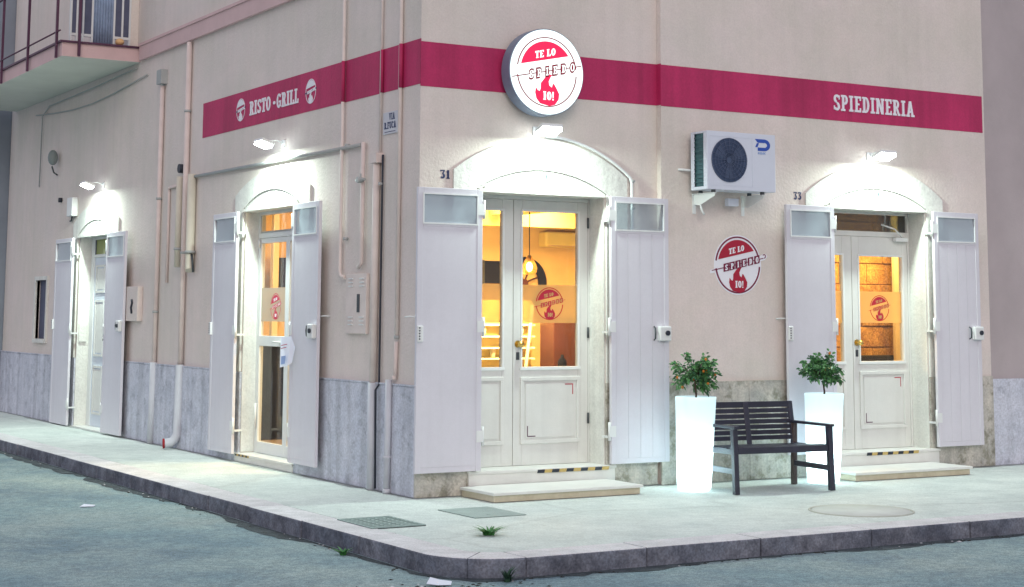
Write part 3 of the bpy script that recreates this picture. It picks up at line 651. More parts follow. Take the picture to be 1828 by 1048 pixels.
# left facade door 1: pale panelled door, small transom
b = MB(); b.box(-10.407,-10.25,.165,.23,.013,2.647); b.box(-9.07,-8.913,.165,.23,.013,2.647); b.box(-10.2495,-9.0705,.16,.23,2.36,2.40); b.box(-10.2495,-9.0705,.165,.23,2.61,2.647); rot(b.build('door_frame', m_alu, bld, bevel=.004), LR)
tw = bpy.data.objects.new('transom_window', None); sc.collection.objects.link(tw); tw.parent = bld; rot(tw, LR)
b = MB(); b.box(-10.249,-9.071,.18,.186,2.401,2.609); b.build('pane', glassy('greenish_pane', (.6,.7,.3), (.40,.44,.16), .7, transl=.3), tw)
b = MB(); 
for x in (-10.249,-9.68,-9.101): b.box(x, x+.03, .172, .1795, 2.401, 2.609)
b.build('frame', m_slate, tw)
r_ = bpy.data.objects.new('door', None); sc.collection.objects.link(r_); r_.parent = bld; rot(r_, LR)
for a, c in ((-10.2485,-9.662),(-9.658,-9.0715)):
    b = MB(); b.box(a, c, .178, .22, .014, 2.358); b.build('leaf', mat('pale_blue_door', (.62,.68,.78), .45, .02), r_, bevel=.003)
    for z0, z1 in ((.18,.85),(.98,1.76),(1.86,2.25)):
        b = MB(); raised_panel(b, a+.09, c-.09, z0, z1, .1775, .03); b.build('door_panel', m_doorp, r_)
b = MB(); b.box(-9.73,-9.60,.16,.1775,1.20,1.23); b.build('letter_slot', m_iron, r_)
# electricity box on reveal of door 1
b = MB(); b.box(-10.407+.0,-10.38,.02,.12,1.18,1.42); rot(b.build('reveal_panel', m_white, bld), LR)
# small far window on the left facade
wn = bpy.data.objects.new('window', None); sc.collection.objects.link(wn); wn.parent = bld; rot(wn, LR)
b = MB(); b.box(-12.62,-12.02,.05,.08,1.19,2.07); b.build('dark_shutter', m_slate, wn)
b = MB(); b.box(-12.68,-12.62,-.03,.04,1.13,2.13); b.box(-12.02,-11.96,-.03,.04,1.13,2.13); b.box(-12.62,-12.02,-.03,.04,2.07,2.13); b.box(-12.62,-12.02,-.04,.04,1.13,1.19); b.build('frame', m_white, wn)
# string course and balcony (left facade, first floor)
b = MB(); b.box(-7.88,-2.0,-.05,-.0005,4.86,5.08); b.box(-7.88,-2.0,-.065,-.0501,5.045,5.08); rot(b.build('string_course', m_balc, bld), LR)
bal = bpy.data.objects.new('balcony', None); sc.collection.objects.link(bal); bal.parent = bld
b = MB(); b.box(-1.04,-.0005,7.96,14.3,4.85,4.852,1); b.box(-1.04,-.0005,7.96,14.3,4.8525,5.03); b.box(-1.07,-.0005,7.93,14.33,5.031,5.055,2)
b.build('slab', [m_balc, m_balu, m_rail], bal)
def railpost(x, y, zb):
    b = MB(); b.box(x-.016,x+.016,y-.016,y+.016,zb,6.1); b.build('railing_post', m_rail, bal)
for y in (8.10, 9.52, 10.95, 12.4): railpost(-1.075, y, 4.84)
railpost(-.83, 7.925, 4.86)
b = MB(); b.tube([(-1.075,7.95,5.18),(-1.075,14.2,5.18)], .012, 6); b.tube([(-1.075,7.95,6.08),(-1.075,14.2,6.08)], .02, 6); b.build('railing_bar', m_rail, bal)
# upper storey end screen on the balcony: panes, blue curtain, panels
scn = bpy.data.objects.new('balcony_screen', None); sc.collection.objects.link(scn); scn.parent = bld
def spane(x0, x1, m, z0=5.20):
    b = MB(); b.box(x0,x1,8.10,8.115,z0,6.6); b.build('pane', m, scn)
b = MB()
for x in (-.90,-.82,-.74,-.62,-.33,-.22,-.12): b.box(x-.012,x+.012,8.085,8.125,5.056,6.65)
for x0, x1 in ((-.888,-.632),(-.318,-.132)): b.box(x0,x1,8.086,8.124,5.15,5.185)
b.build('frame', m_alu, scn)
spane(-.888,-.832,m_slate,5.19); spane(-.808,-.752,m_slate,5.19); spane(-.728,-.632,m_slate,5.19); spane(-.318,-.232,m_slate,5.19); spane(-.208,-.132,m_slate,5.19)
b = MB(); 
for i in range(8): b.tube([(-.605+i*.036,8.11,5.06),(-.605+i*.036,8.11,6.6)], .021, 8)
b.build('curtain', m_curt, scn)
b = MB(); b.box(-.106,-.002,8.09,8.12,5.056,6.65); b.build('side_panel', m_wall, scn)
o = MB().ball((0,0,.05), .06, n=12, m=8, sz=.8).build('flower_pot', mat('terracotta_orange', (.80,.50,.25), .7)); o.location = (-.27,8.02,5.055); tag(o, 'small orange round pot on the balcony edge', 'pot')  # even orange base colour

# ---- upper cornice strip of light moulding beyond right facade: nothing. interior rooms
b = MB(); b.box(.225,10.0,.41,5.2,.18,.20); b.build('interior_floor', m_floor, bld)
b = MB(); b.box(.225,10.0,.41,5.2,3.0,3.05); b.build('interior_ceiling', m_int, bld)
b = MB(); b.box(.225,10.0,5.2,5.3,.2,3.0); b.box(8.9,8.96,.41,1.95,.2,3.0); b.build('interior_wall', m_int, bld)
b = MB(); b.box(1.6,10.0,4.35,4.6,2.66,2.99); b.box(3.2,3.5,2.4,4.3,2.78,2.99); b.build('ceiling_beam', m_int_y, bld)
# stone block partition seen through the right door
b = MB(); b.box(5.9,8.6,2.03,2.15,.2,3.0); sw = b.build('partition_wall', m_stone_o, bld)
rr = random.Random(5)
for k in range(11):
    z0 = .22+k*.25; x = 6.0-(k%2)*.22
    while x < 8.5:
        L = rr.uniform(.40,.52); b = MB(); b.box(x+.005, x+L-.005, 2.005-rr.uniform(0,.02), 2.029, z0+.005, z0+.245); b.build('stone_block', m_stone_o, sw, bevel=.006); x += L

# neighbours
nb = thing('neighbour_house', 'duller pink plastered house adjoining the restaurant on the right', 'building', (7.0,0,0))
b = MB(); b.box(0,14,-.02,.4,0,7); b.build('wall', m_wall_n, nb)
b = MB(); b.box(.0,14,-.05,-.0205,0,.92); b.build('plinth', m_plinth, nb)
nb2 = thing('neighbour_house', 'blue-grey house further along the street on the left', 'building', (0,14.62,0))
b = MB(); b.box(-.25,.4,0,14,0,7); b.build('wall', m_wall_f, nb2)
b = MB(); b.box(-.29,-.251,0,14,0,.9); b.build('plinth', m_plinth, nb2)

# ================================================================== STEPS
def step(name, x0, x1, y0, y1, z, label):
    t = thing(name, label, 'step', ((x0+x1)/2, y1, 0)); hw = (x1-x0)/2; d = y0-y1
    b = MB(); b.box(-hw+.02, hw-.02, d+.025, 0, 0, z-.026); b.build('riser', m_stonec, t, bevel=.003)
    b = MB(); b.box(-hw, hw, d, 0, z-.0255, z); b.build('tread', m_marble, t, bevel=.004)
step('doorstep', .40, 1.95, -.66, -.065, .082, 'long marble doorstep below the left glazed door beside the corner')
step('doorstep', 4.42, 6.00, -.71, -.135, .082, 'marble doorstep below the right door, beyond the bench')
def tape(x0, x1, y, z, n, name, label, rz=0, h=.03):
    b = MB(); w_ = (x1-x0)/n
    for i in range(n):
        a = x0+i*w_; b.prism([(a,z),(a+w_*.98,z),(a+w_*1.10,z+h),(a+w_*.12,z+h)], y, y-.0015, i % 2)
    o = b.build(name, [m_dark, m_tan]); rot(o, rz); tag(o, label, 'hazard tape')
tape(1.20,1.98,-.0605,.165,10,'hazard_tape','black and tan striped tape on the sill of the left glazed door')
tape(5.10,5.82,-.1305,.178,10,'hazard_tape','black and tan striped tape on the sill of the right door')
tape(-4.15,-3.75,-.0455,.060,8,'hazard_tape','short striped tape on the low sill of the red-emblem door', LR, .02)

# ================================================================== SIGNS
# round lit sign
sg = thing('round_sign', 'round illuminated white sign with red flame emblem above the left glazed door', 'sign', (1.205,-.20,3.81))
b = MB()
pr = arcpts(0,0,.405,.405,0,360,64)[:-1]
b.prism(pr, .0, .145); b.build('sign_box', m_signbox, sg, bevel=.006)
b = MB(); emblem(b, 0, 0, .395, -.001, disc=0, red=1, line=2, white=0, e=.002, ringw=.030, openbox=True); b.build('sign_face', [m_sign_face, m_sign_red, m_sign_dred], sg)
b = MB(); b.tube([(-.2,.145,0),(-.2,.199,0)], .02, 8); b.tube([(.2,.145,0),(.2,.199,0)], .02, 8); b.build('bracket', m_iron, sg)
# wall plaque
pq = thing('emblem_plaque', 'flat white and crimson skewer emblem on the wall above the bench', 'sign', (3.51,-.07,2.085))
b = MB(); emblem(b, 0, 0, .34, -.001, disc=0, red=1, line=2, white=0, e=.003, ringw=.05, hooks=True, discr=.865); b.build('emblem', [m_wht, m_redd, mat('plum_print', (.20,.015,.06))], pq)
# band lettering
b = MB(); put(b, text2d('SPIEDINERIA', .168, 0, 0, 1.14), 0, .008); o = b.build('wall_lettering', m_wht); o.location = (5.355,-.075,3.795); tag(o, 'white letters SPIEDINERIA on the raspberry band at the right', 'lettering')
lt = thing('wall_lettering', 'white letters RISTO GRILL on the band of the left facade', 'lettering', (-.005,3.365,3.83), LR)
for tx_, x_, w_ in (('RISTO',-.40,.60),('*',0,.06),('GRILL',.36,.58)):
    b = MB(); put(b, text2d(tx_, .155, x_, 0, w_), 0, .006); b.build('dot' if tx_ == '*' else 'word', m_wht, lt)
for yy, zz, lb in ((4.335,3.845,'small round white emblem before the letters RISTO'), (2.41,3.838,'small round white emblem after the letters GRILL')):
    b = MB(); e_ = []
    q_ = lambda P, r=.16: [(a*r, c*r) for a, c in P]
    for p in ring_arc(0,0,.80,.80,0,360,.06,36): b.prism(q_(p), 0, -.002, 0)
    cap = [(.72*math.cos(R(163-135*i/20)), .72*math.sin(R(163-135*i/20))) for i in range(21)]
    b.prism(q_(cap), 0, -.003, 0); b.prism(q_([(-.9,-.12),(-.9,-.05),(.9,.17),(.9,.10)]), 0, -.004, 1)
    for i, x in enumerate([-.43,-.22,0,.22,.46,.66]): b.prism(q_([(x-.08,-.10+.13*x),(x+.08,-.08+.13*x),(x+.08,.11+.13*x),(x-.08,.09+.13*x)]), 0, -.005, 0)
    b.prism(q_(FLAME), 0, -.0045, 0)
    o = b.build('band_emblem', [m_wht, m_navy]); o.location = (-.005,yy,zz); rot(o, LR); tag(o, lb, 'emblem')
# street name plate
sp = thing('street_name_plate', 'small pale street name plate reading VIA on the left facade near the corner', 'street sign', (0,.575,3.35), LR)
b = MB(); b.box(-.15,.15,-.012,-.001,-.115,.09); b.build('plate', mat('plate_enamel', (.66,.66,.72), .4), sp, bevel=.003)
b = MB(); put(b, text2d('VIA', .062, .035, .045, .12), -.012, .002); put(b, text2d('R.FUCA', .062, 0, -.035, .24), -.012, .002); b.box(-.11,.11,-.014,-.012,-.098,-.092); b.build('lettering', m_navy, sp)
for txt, x, z, yf in (('31', .255, 2.832, 0), ('33', 4.29, 2.80, -.07)):
    b = MB(); put(b, text2d(txt, .078, 0, 0, .10 if txt=='31' else .105, t=.2), 0, .002)
    o = b.build('house_number', m_navy); o.location = (x, yf-.0008, z); tag(o, 'dark house number %s on the wall beside the arch of the %s door' % (txt, 'left glazed' if txt == '31' else 'right'), 'house number')

# ================================================================== LAMPS
def wall_lamp():
    t = thing('wall_lamp', 'x', 'lamp')
    b = MB(); b.box(-.04,.04,-.02,0,-.03,.05); b.tube([(0,-.02,.02),(0,-.10,.045),(0,-.19,.03)], .010, 8); b.build('arm', m_metalw, t)
    b = MB(); b.box(-.11,.11,-.075,.075,0,.03); h = b.build('housing', m_metalw, t, bevel=.006); h.location = (0,-.235,.0); h.rotation_euler = (R(-20),0,0)
    b = MB(); b.box(-.10,.10,-.066,.066,-.03,-.0005); l_ = b.build('lens', m_led, t, bevel=.004); l_.location = (0,-.235,.0); l_.rotation_euler = (R(-20),0,0)
    ld = bpy.data.lights.new('lamp_light', 'AREA'); ld.shape = 'RECTANGLE'; ld.size = .17; ld.size_y = .10; ld.energy = 40; ld.color = (.82,1.0,.88)
    lo = bpy.data.objects.new('lamp_light', ld); sc.collection.objects.link(lo); lo.parent = t; lo.location = (0,-.225,-.045); lo.rotation_euler = (R(-6),0,0)
    return t
lamp0 = wall_lamp()
for i, (loc, rz, lb, en) in enumerate([((1.21,0,3.27),0,'glaring white floodlight under the round sign, over the left glazed door',1.0),
        ((5.27,-.07,3.245),0,'glaring white floodlight over the arch of the right door',1.0),
        ((0,3.07,3.345),LR,'white floodlight below the RISTO GRILL band on the left facade',1.6),
        ((0,9.36,3.315),LR,'white floodlight over the farthest left door, below the balcony',1.5)]):
    o = lamp0 if i == 0 else copy_tree(lamp0)
    o.location = loc; o.rotation_euler = (0,0,rz); tag(o, lb, 'lamp', 'floodlights over the doors')
    if en != 1:
        for c in o.children:
            if c.type == 'LIGHT': c.data = c.data.copy(); c.data.energy *= en

# ================================================================== PIPES
def pipe(label, path, r, m=m_pipe, clips=(), paint=None, name='wall_pipe', cat='pipe', n=10):
    p0 = Vector(path[0]); t = thing(name, label, cat, tuple(p0))
    b = MB(); b.tube([tuple(Vector(p)-p0) for p in path], r, n); b.build('tube', m, t)
    for z in clips:
        b = MB(); c = Vector((path[-1][0], path[-1][1], z))-p0; b.tube([(c.x,c.y,c.z-.014),(c.x,c.y,c.z+.014)], r*1.25, n); b.box(c.x, c.x+r*1.2+.01, c.y-.01, c.y+.01, c.z-.01, c.z+.01); b.build('clip', m_pipe_d, t)
    if paint:
        b = MB(); c = Vector((path[0][0], path[0][1], 0))-p0; b.tube([(c.x,c.y,paint[0]-p0.z),(c.x,c.y,paint[1]-p0.z)], r*1.06, n); b.build('painted_length', m_band, t)
    return t
BP = (3.637, 4.04)
pipe('thin pipe crossing the band and bending into the meter cabinet', [(-.03,1.58,7),(-.03,1.58,2.0),(-.03,1.56,1.95),(-.03,1.46,1.93)], .018, m_pipe, (3.2,2.3), BP)
pipe('horizontal gas pipe running above the red-emblem door', [(-.035,5.70,3.19),(-.035,1.14,3.18)], .018, m_pipe_d)
t = pipe('short vertical gas pipe with a tap above the meter cabinet', [(-.035,1.09,3.20),(-.035,1.09,2.06),(-.035,1.16,2.02)], .021, m_pipe_p)
b = MB(); b.tube([(-.03,.08,-.36),(-.03,-.10,-.36)], .014, 8); b.tube([(-.06,-.0,-.36),(.0,0,-.36)], .03, 8); b.tube([(-.02,0,-.30),(-.02,0,-.36)], .012, 8); b.build('tap', m_pipe_d, t)
pipe('thin cable conduit crossing the band beside the street name plate', [(-.02,.745,7),(-.02,.765,2.98)], .013, m_pipe, (), BP)
t = pipe('wide flat downpipe ending at the pavement left of the corner', [(-.035,.80,3.0),(-.04,.80,.96)], .034, m_pipe)
b = MB(); b.box(-.04,.05,-.07,.07,-.02,.07); b.build('junction_box', m_pipe_p, t)
b = MB(); b.tube([(-.005,0,-2.04),(-.005,0,-3.0)], .044, 10); b.build('lower_length', m_gpipe, t)
pipe('black cable running down beside the wide downpipe', [(-.02,.70,3.05),(-.02,.705,2.6),(-.025,.70,.95),(-.055,.71,.9),(-.05,.70,.02)], .011, m_dark, (2.78,), None, 'black_cable', 'cable', 6)
t = pipe('narrow pipe nearest the corner crossing the band', [(-.025,.345,7),(-.022,.365,1.36)], .019, m_pipe, (1.38,), BP)
b = MB(); b.tube([(0,.02,-5.66),(0,.04,-6.0)], .02, 8); b.ball((-.01,.04,-5.98), .022, n=8, m=5); b.build('valve', m_pipe_p, t)
t = pipe('short conduit rising from the pavement nearest the corner', [(-.055,.46,.0),(-.055,.445,1.0)], .030, m_gpipe)
b = MB(); b.tube([(0,0,.30),(0,0,.33)], .037, 10); b.tube([(0,0,.0),(0,0,.04)], .036, 10); b.build('collar', m_gpipe, t)
t = pipe('tall pink downpipe with a hopper, left of the red-mouthed downpipe', [(-.035,6.95,4.42),(-.035,6.95,.98)], .030, m_pipe_p, (3.0,1.6))
b = MB(); b.box(-.05,.05,-.09,.09,.02,.20); b.build('hopper', m_pipe_d, t)
b = MB(); b.tube([(0,0,-3.44),(-.01,0,-4.42)], .048, 10); b.build('lower_length', m_gpipe, t)
t = pipe('tall downpipe with a red-mouthed elbow at the pavement', [(-.04,5.98,4.84),(-.04,5.98,.98)], .034, m_pipe_p, (4.0,2.3))
b = MB(); b.tube([(0,0,-3.86),(-.01,0,-4.66),(-.03,.01,-4.72),(-.07,.03,-4.765),(-.15,.05,-4.775)], .055, 12, cap=False); b.build('elbow', m_gpipe, t)
b = MB(); b.tube([(-.146,.049,-4.775),(-.168,.055,-4.776)], .058, 12); b.build('red_mouth', mat('red_pipe_mouth', (.35,.01,.02)), t)
t = pipe('cream capped pipe ending above the plinth, right of the tall downpipe', [(-.055,5.72,3.22),(-.055,5.72,2.12),(-.06,5.70,2.08)], .052, m_pipe_c, (2.3,))
b = MB(); b.tube([(0,-.06,-.95),(-.01,-.12,-1.02),(0,-.13,-1.16)], .014, 6); b.build('curled_cable', m_iron, t)
pipe('cream conduit stub left of the tall downpipe', [(-.05,6.16,3.22),(-.05,6.16,2.13)], .04, m_pipe_c, (2.35,))
pipe('thin bent conduit between the two tall downpipes', [(-.02,6.28,3.12),(-.02,6.62,3.12),(-.02,6.62,3.05),(-.02,6.62,1.95)], .018, m_pipe_p)
# white conduit over arch 31
pts = [p for p in seg_arc(1.28-.97, 2.88, 1.28+.97, 2.88, 1.28, 3.225, 16) if p[0] > 1.36]
pth = [(1.30,-.035,3.232)]+[(x, -.035, z+.012) for x, z in pts]+[(2.268,-.035,2.84),(2.275,-.035,2.0),(2.275,-.035,.96)]
t = pipe('white conduit following the right side of the arch down behind a shutter', pth, .014, m_metalw, (2.86,2.6))
# cables below the balcony
pipe('slack cable along the wall under the balcony', [(-.02,y,4.62-.10*math.sin((y-8)*.7)+ (y-8)*.0) for y in (7.6,8.3,9,10,11,12,13)], .010, m_pipe_d, (), None, 'wall_cable', 'cable', 6)
pipe('cable along the foot of the balcony soffit', [(-.03,8.05,4.78),(-.03,10,4.74),(-.03,12.2,4.72),(-.03,12.6,4.6),(-.03,12.62,3.5)], .010, m_pipe_d, (), None, 'wall_cable', 'cable', 6)

# cabinets
mc = thing('meter_cabinet', 'white louvred meter cabinet on the left facade near the corner', 'meter cabinet', (0,1.19,1.40), LR)
b = MB(); b.box(-.23,.21,-.035,-.001,0,.56); b.build('door', m_pipe, mc, bevel=.004)
b = MB(); b.box(.02,.075,-.04,-.0352,.20,.37); b.build('window', m_iron, mc)
for z in (.08,.115,.15,.44,.475,.51):
    for x in (-.16,.08):
        b = MB(); b.prism([(x,z),(x+.09,z),(x+.09,z+.010),(x,z+.010)], -.046, -.0352); b.build('louvre', m_metalw, mc)
ib = thing('utility_box', 'small pale wall box with black mark beside the farthest left door', 'utility box', (0,7.80,1.48), LR)
b = MB(); b.box(-.24,.24,-.07,-.001,0,.44); b.build('case', m_wall, ib, bevel=.006)
b = MB(); b.tube([(.03,-.074,.27),(.06,-.076,.23),(.02,-.076,.17),(.045,-.074,.10)], .018, 6); b.build('handle', m_dark, ib)
jb = thing('junction_box', 'small white electrical box beside the arch of the farthest left door', 'electrical box', (0,10.72,2.96), LR)
b = MB(); b.box(-.13,.13,-.09,-.001,0,.27); b.build('case', m_metalw, jb, bevel=.01)
b = MB(); b.tube([(-.05,-.03,-.001),(-.08,-.03,-.06),(-.18,-.02,-.06)], .012, 6); b.build('cable', m_iron, jb)
o = MB().tube([(0,0,0),(-.05,0,0)], .035, 10).build('wall_camera', m_dark); o.location = (-.001,11.43,3.235); tag(o, 'tiny black wall camera left of the white electrical box', 'camera')
o = MB().tube([(0,0,0),(-.06,0,0)], .055, 12).build('wall_camera', m_dark); o.location = (-.001,6.18,3.32); tag(o, 'small round black camera between the pipes, above the bent conduit', 'camera')
wl = thing('wall_lantern', 'unlit grey oval lantern on the wall under the balcony', 'lantern', (0,11.65,3.62), LR)
b = MB(); b.ball((0,-.10,.26), .075, n=14, m=8, sz=1.55); b.build('shade', mat('lantern_glass', (.26,.30,.30), .4), wl)
b = MB(); b.tube([(0,-.02,.0),(0,-.08,.04),(0,-.11,.13)], .012, 8); b.build('bracket', m_iron, wl)

# paper hanging at door 2
nt_ = thing('paper_leaflet', 'white and pale blue paper hanging beside the lock of the left shutter', 'leaflet', (-.165,2.48,1.05), R(-78))
b = MB(); b.add([(-.13,0,.30),(.08,-.02,.31),(.06,-.05,.02),(-.05,-.06,.0)], [(0,3,2,1)]); b.add([(.08,-.021,.31),(.13,-.005,.20),(.10,-.02,.05),(.06,-.051,.02)], [(0,3,2,1)])
b.build('sheet', m_paper, nt_)
b = MB(); b.add([(-.07,-.036,.22),(.04,-.041,.235),(.04,-.041,.228),(-.07,-.036,.213)], [(0,3,2,1)],0); b.add([(-.06,-.046,.19),(.04,-.049,.205),(.04,-.049,.198),(-.06,-.046,.183)], [(0,3,2,1)],0)
b.add([(-.03,-.06,.11),(.05,-.062,.12),(.045,-.068,.04),(-.02,-.070,.03)], [(0,3,2,1)],1); b.build('print', [m_red, m_lblue], nt_)

# ================================================================== AIR CONDITIONER
ac = thing('air_conditioner', 'white outdoor air conditioning unit bracketed on the wall with a blue D emblem', 'air conditioner', (3.31,-.07,2.79))
W, H, y0, y1 = .42, .565, -.335, -.075
b = MB(); b.box(-W, W, y0, y0+.012, 0, H); b.box(-W, W, y1-.012, y1, 0, H); b.box(-W, W, y0+.012, y1-.012, H-.02, H); b.box(-W, W, y0+.012, y1-.012, 0, .03); b.box(W-.012, W, y0+.012, y1-.012, .03, H-.02)
b.box(-W, -W+.012, y0+.012, y0+.06, .03, H-.02); b.box(-W, -W+.012, y1-.05, y1-.012, .03, H-.02); b.build('casing', m_ac, ac, bevel=.004)
b = MB(); b.box(-W+.03, -W+.04, y0+.05, y1-.03, .03, H-.02); b.build('coil', m_ac_fin, ac)
for i in range(11):
    b = MB(); z = .07+i*.043; b.box(-W+.002, -W+.010, y0+.061, y1-.051, z, z+.007); b.build('fin', m_ac_fin, ac)
cx, cz, rf = -.155, .29, .215
b = MB(); b.tube([(cx,y0-.002,cz),(cx,y0-.0005,cz)], rf, 40); b.build('fan_opening', m_ac_fan, ac)
b = MB()
for k in range(1,7): 
    rr_ = rf*k/6
    for p in ring_arc(cx, cz, rr_, rr_, 0, 360, .0035, 36): b.prism(p, y0-.012, y0-.008)
for k in range(20):
    a = R(k*18); b.tube([(cx+.03*math.cos(a), y0-.010, cz+.03*math.sin(a)), (cx+rf*math.cos(a), y0-.010, cz+rf*math.sin(a))], .0025, 4)
b.build('fan_guard', m_ac_grill, ac)
b = MB()
for k in range(3):
    a = R(20+k*120); q = [(cx+.03*math.cos(a-.5), cz+.03*math.sin(a-.5)), (cx+.18*math.cos(a-.2), cz+.18*math.sin(a-.2)), (cx+.19*math.cos(a+.5), cz+.19*math.sin(a+.5)), (cx+.03*math.cos(a+.9), cz+.03*math.sin(a+.9))]
    b.prism(q, y0-.0062, y0-.004)
b.tube([(cx,y0-.004,cz),(cx,y0-.007,cz)], .03, 12); b.build('fan', mat('fan_blade', (.07,.10,.18), .5), ac)
b = MB(); b.box(-W+.03, W-.29, y0-.003, y0-.0005, H-.05, H-.044); b.box(-W+.03, W-.29, y0-.003, y0-.0005, .04, .046); b.box(W-.292, W-.286, y0-.003, y0-.0005, .04, H-.044); b.box(-W+.024, -W+.03, y0-.003, y0-.0005, .04, H-.044); b.build('front_panel', m_ac, ac)
b = MB(); x0, z0 = .20, .40
b.prism([(x0-.035,z0+.115),(x0+.08,z0+.115),(x0+.08,z0+.080),(x0,z0+.080)], y0-.003, y0-.0005)
for p in ring_arc(x0+.08,z0+.0575,.075,.0575,-90,90,.038,12): b.prism(p, y0-.003, y0-.0005)
b.box(x0+.0,x0+.08,y0-.003,y0-.0005,z0,z0+.033); b.prism([(x0-.03,z0+.035),(x0-.01,z0+.075),(x0+.015,z0+.075),(x0-.005,z0+.035)], y0-.003, y0-.0005)
b.build('emblem', m_blue, ac)
b = MB(); put(b, text2d('DILOC', .022, x0+.05, z0-.022, .10, t=.2), y0-.0005, .002); b.build('emblem_text', m_lblue, ac)
for x in (-.33, .27):
    b = MB(); b.prism([(0,-.035),(0,-.13),(.10,-.14),(.33,-.06),(.34,-.03)], x-.002, x+.002)   # built in (depth, z)
    bb = MB(); bb.v = [(v[1], -v[0], v[2]) for v in b.v]; bb.f = b.f; bb.mi = b.mi; bb.sm = b.sm
    bb.box(x-.018, x+.018, -.34, -.001, -.034, -.028); bb.box(x-.02,x+.02,-.006,-.001,-.22,-.02); bb.build('bracket', m_metalw, ac, recalc=True)
    for yy in (-.31,-.11):
        b = MB(); b.tube([(x,yy,-.028),(x,yy,-.0005)], .022, 10); b.build('foot', m_iron, ac)
b = MB(); b.tube([(-.33,-.10,-.13),(-.31,-.11,-.2),(-.29,-.11,-.23)], .010, 6); b.tube([(-.30,-.06,.20),(-.42,-.05,.20),(-.50,-.02,.205),(-.52,-.001,.205)], .012, 6); b.build('hose', m_metalw, ac)
b = MB(); b.box(.0,.13,-.12,-.06,-.135,-.06); b.build('drip_box', m_ac, ac, bevel=.006)

# ================================================================== PLANTERS + TREES
def planter(loc, label):
    t = thing('planter', label, 'planter', loc, 0, 'glowing planters beside the bench')
    prof = [(.135,.004),(.150,.012),(.156,.03),(.187,.80),(.190,.838),(.186,.845),(.176,.840),(.172,.80),(.0,.795)]
    b = MB(); b.lathe(prof, 48, shear=lambda z: -.028*(1-z/.85)); b.build('shell', m_planter, t)
    b = MB(); b.lathe([(0,.80),(.170,.80)], 24); b.build('soil', mat('potting_soil', (.05,.04,.03), .9, .2, 20), t)
    ld = bpy.data.lights.new('planter_bulb', 'POINT'); ld.energy = 11; ld.color = (.80,1.0,.98); ld.shadow_soft_size = .05
    lo = bpy.data.objects.new('planter_bulb', ld); sc.collection.objects.link(lo); lo.parent = t; lo.location = (-.02,0,.24)
    return t
pl1 = (2.585,-.60,0); pl2 = (4.135,-.60,0)
planter(pl1, 'tall glowing white planter between the left door shutter and the bench')
planter(pl2, 'tall glowing white planter between the bench and the right door')
def citrus(loc, label, seed, nfr, R0):
    r_ = random.Random(seed); t = thing('citrus_tree', label, 'potted tree', loc, 0, 'small citrus trees')
    b = MB(); top = Vector((r_.uniform(-.02,.02),0,.22)); b.tube([(0,0,0),(.005,0,.06),(-.004,.003,.13),tuple(top)], .010, 8, r2=.007); b.build('trunk', m_bark, t)
    br = MB(); lv = MB(); C = Vector((0,0,.275))
    def leaf(p, d, L, mi):
        d = d.normalized(); s_ = d.cross(Vector((r_.uniform(-1,1), r_.uniform(-1,1), r_.uniform(-.3,1)))); 
        if s_.length < .05: return
        s_.normalize(); n_ = s_.cross(d); w_ = L*.24; dr = Vector((0,0,-.3*L))
        lv.add([p, p+d*L*.35+s_*w_, p+d*L*.4+n_*(-.08*L), p+d*L*.35-s_*w_, p+d*L*.75+s_*w_*.7+dr*.4, p+d*L*.75-s_*w_*.7+dr*.4, p+d*L+dr], [(0,2,1),(0,3,2),(1,2,6,4),(2,3,5,6)], mi)
    tips = []
    for k in range(52):
        a = r_.uniform(0,6.28); u = r_.uniform(-1,1); q = math.sqrt(max(0.04,1-u*u*.9)); rad = R0*r_.uniform(.4,1.12)
        e = C+Vector((math.cos(a)*q*rad, math.sin(a)*q*rad, u*rad*.74))
        if k < 3: e = C+Vector((-R0*r_.uniform(1.1,1.3), r_.uniform(-.05,.05), r_.uniform(-.12,.08)))
        m_ = top.lerp(e, .5)+Vector((0,0,r_.uniform(.0,.04)))
        br.tube([tuple(top), tuple(m_), tuple(e)], .004, 5, r2=.002); tips.append((m_, e))
    for m_, e in tips:
        dr = (e-m_).normalized()
        for j in range(24):
            f_ = r_.uniform(.1,1.08); p = m_.lerp(e, f_)+Vector((r_.gauss(0,.012), r_.gauss(0,.012), r_.gauss(0,.012)))
            d = dr*r_.uniform(.2,1)+Vector((r_.gauss(0,.7), r_.gauss(0,.7), r_.gauss(0,.5)))
            leaf(p, d, r_.uniform(.03,.058), r_.choice((0,0,1)))
    br.build('branches', m_bark, t); lv.build('crown', [m_leaf, m_leaf2], t)
    for i in range(nfr):
        m_, e = r_.choice(tips); p = m_.lerp(e, r_.uniform(.7,1.05)); p.y -= .02
        b = MB(); b.ball(tuple(p), .0125, n=8, m=6, sz=1.2); b.build('fruit', m_fruit, t)
citrus((2.585,-.60,.80), 'small citrus tree dotted with orange fruit, in the left glowing planter', 4, 15, .225)
citrus((4.135,-.60,.80), 'small leafy green citrus tree with few fruits, in the right glowing planter', 9, 3, .215)

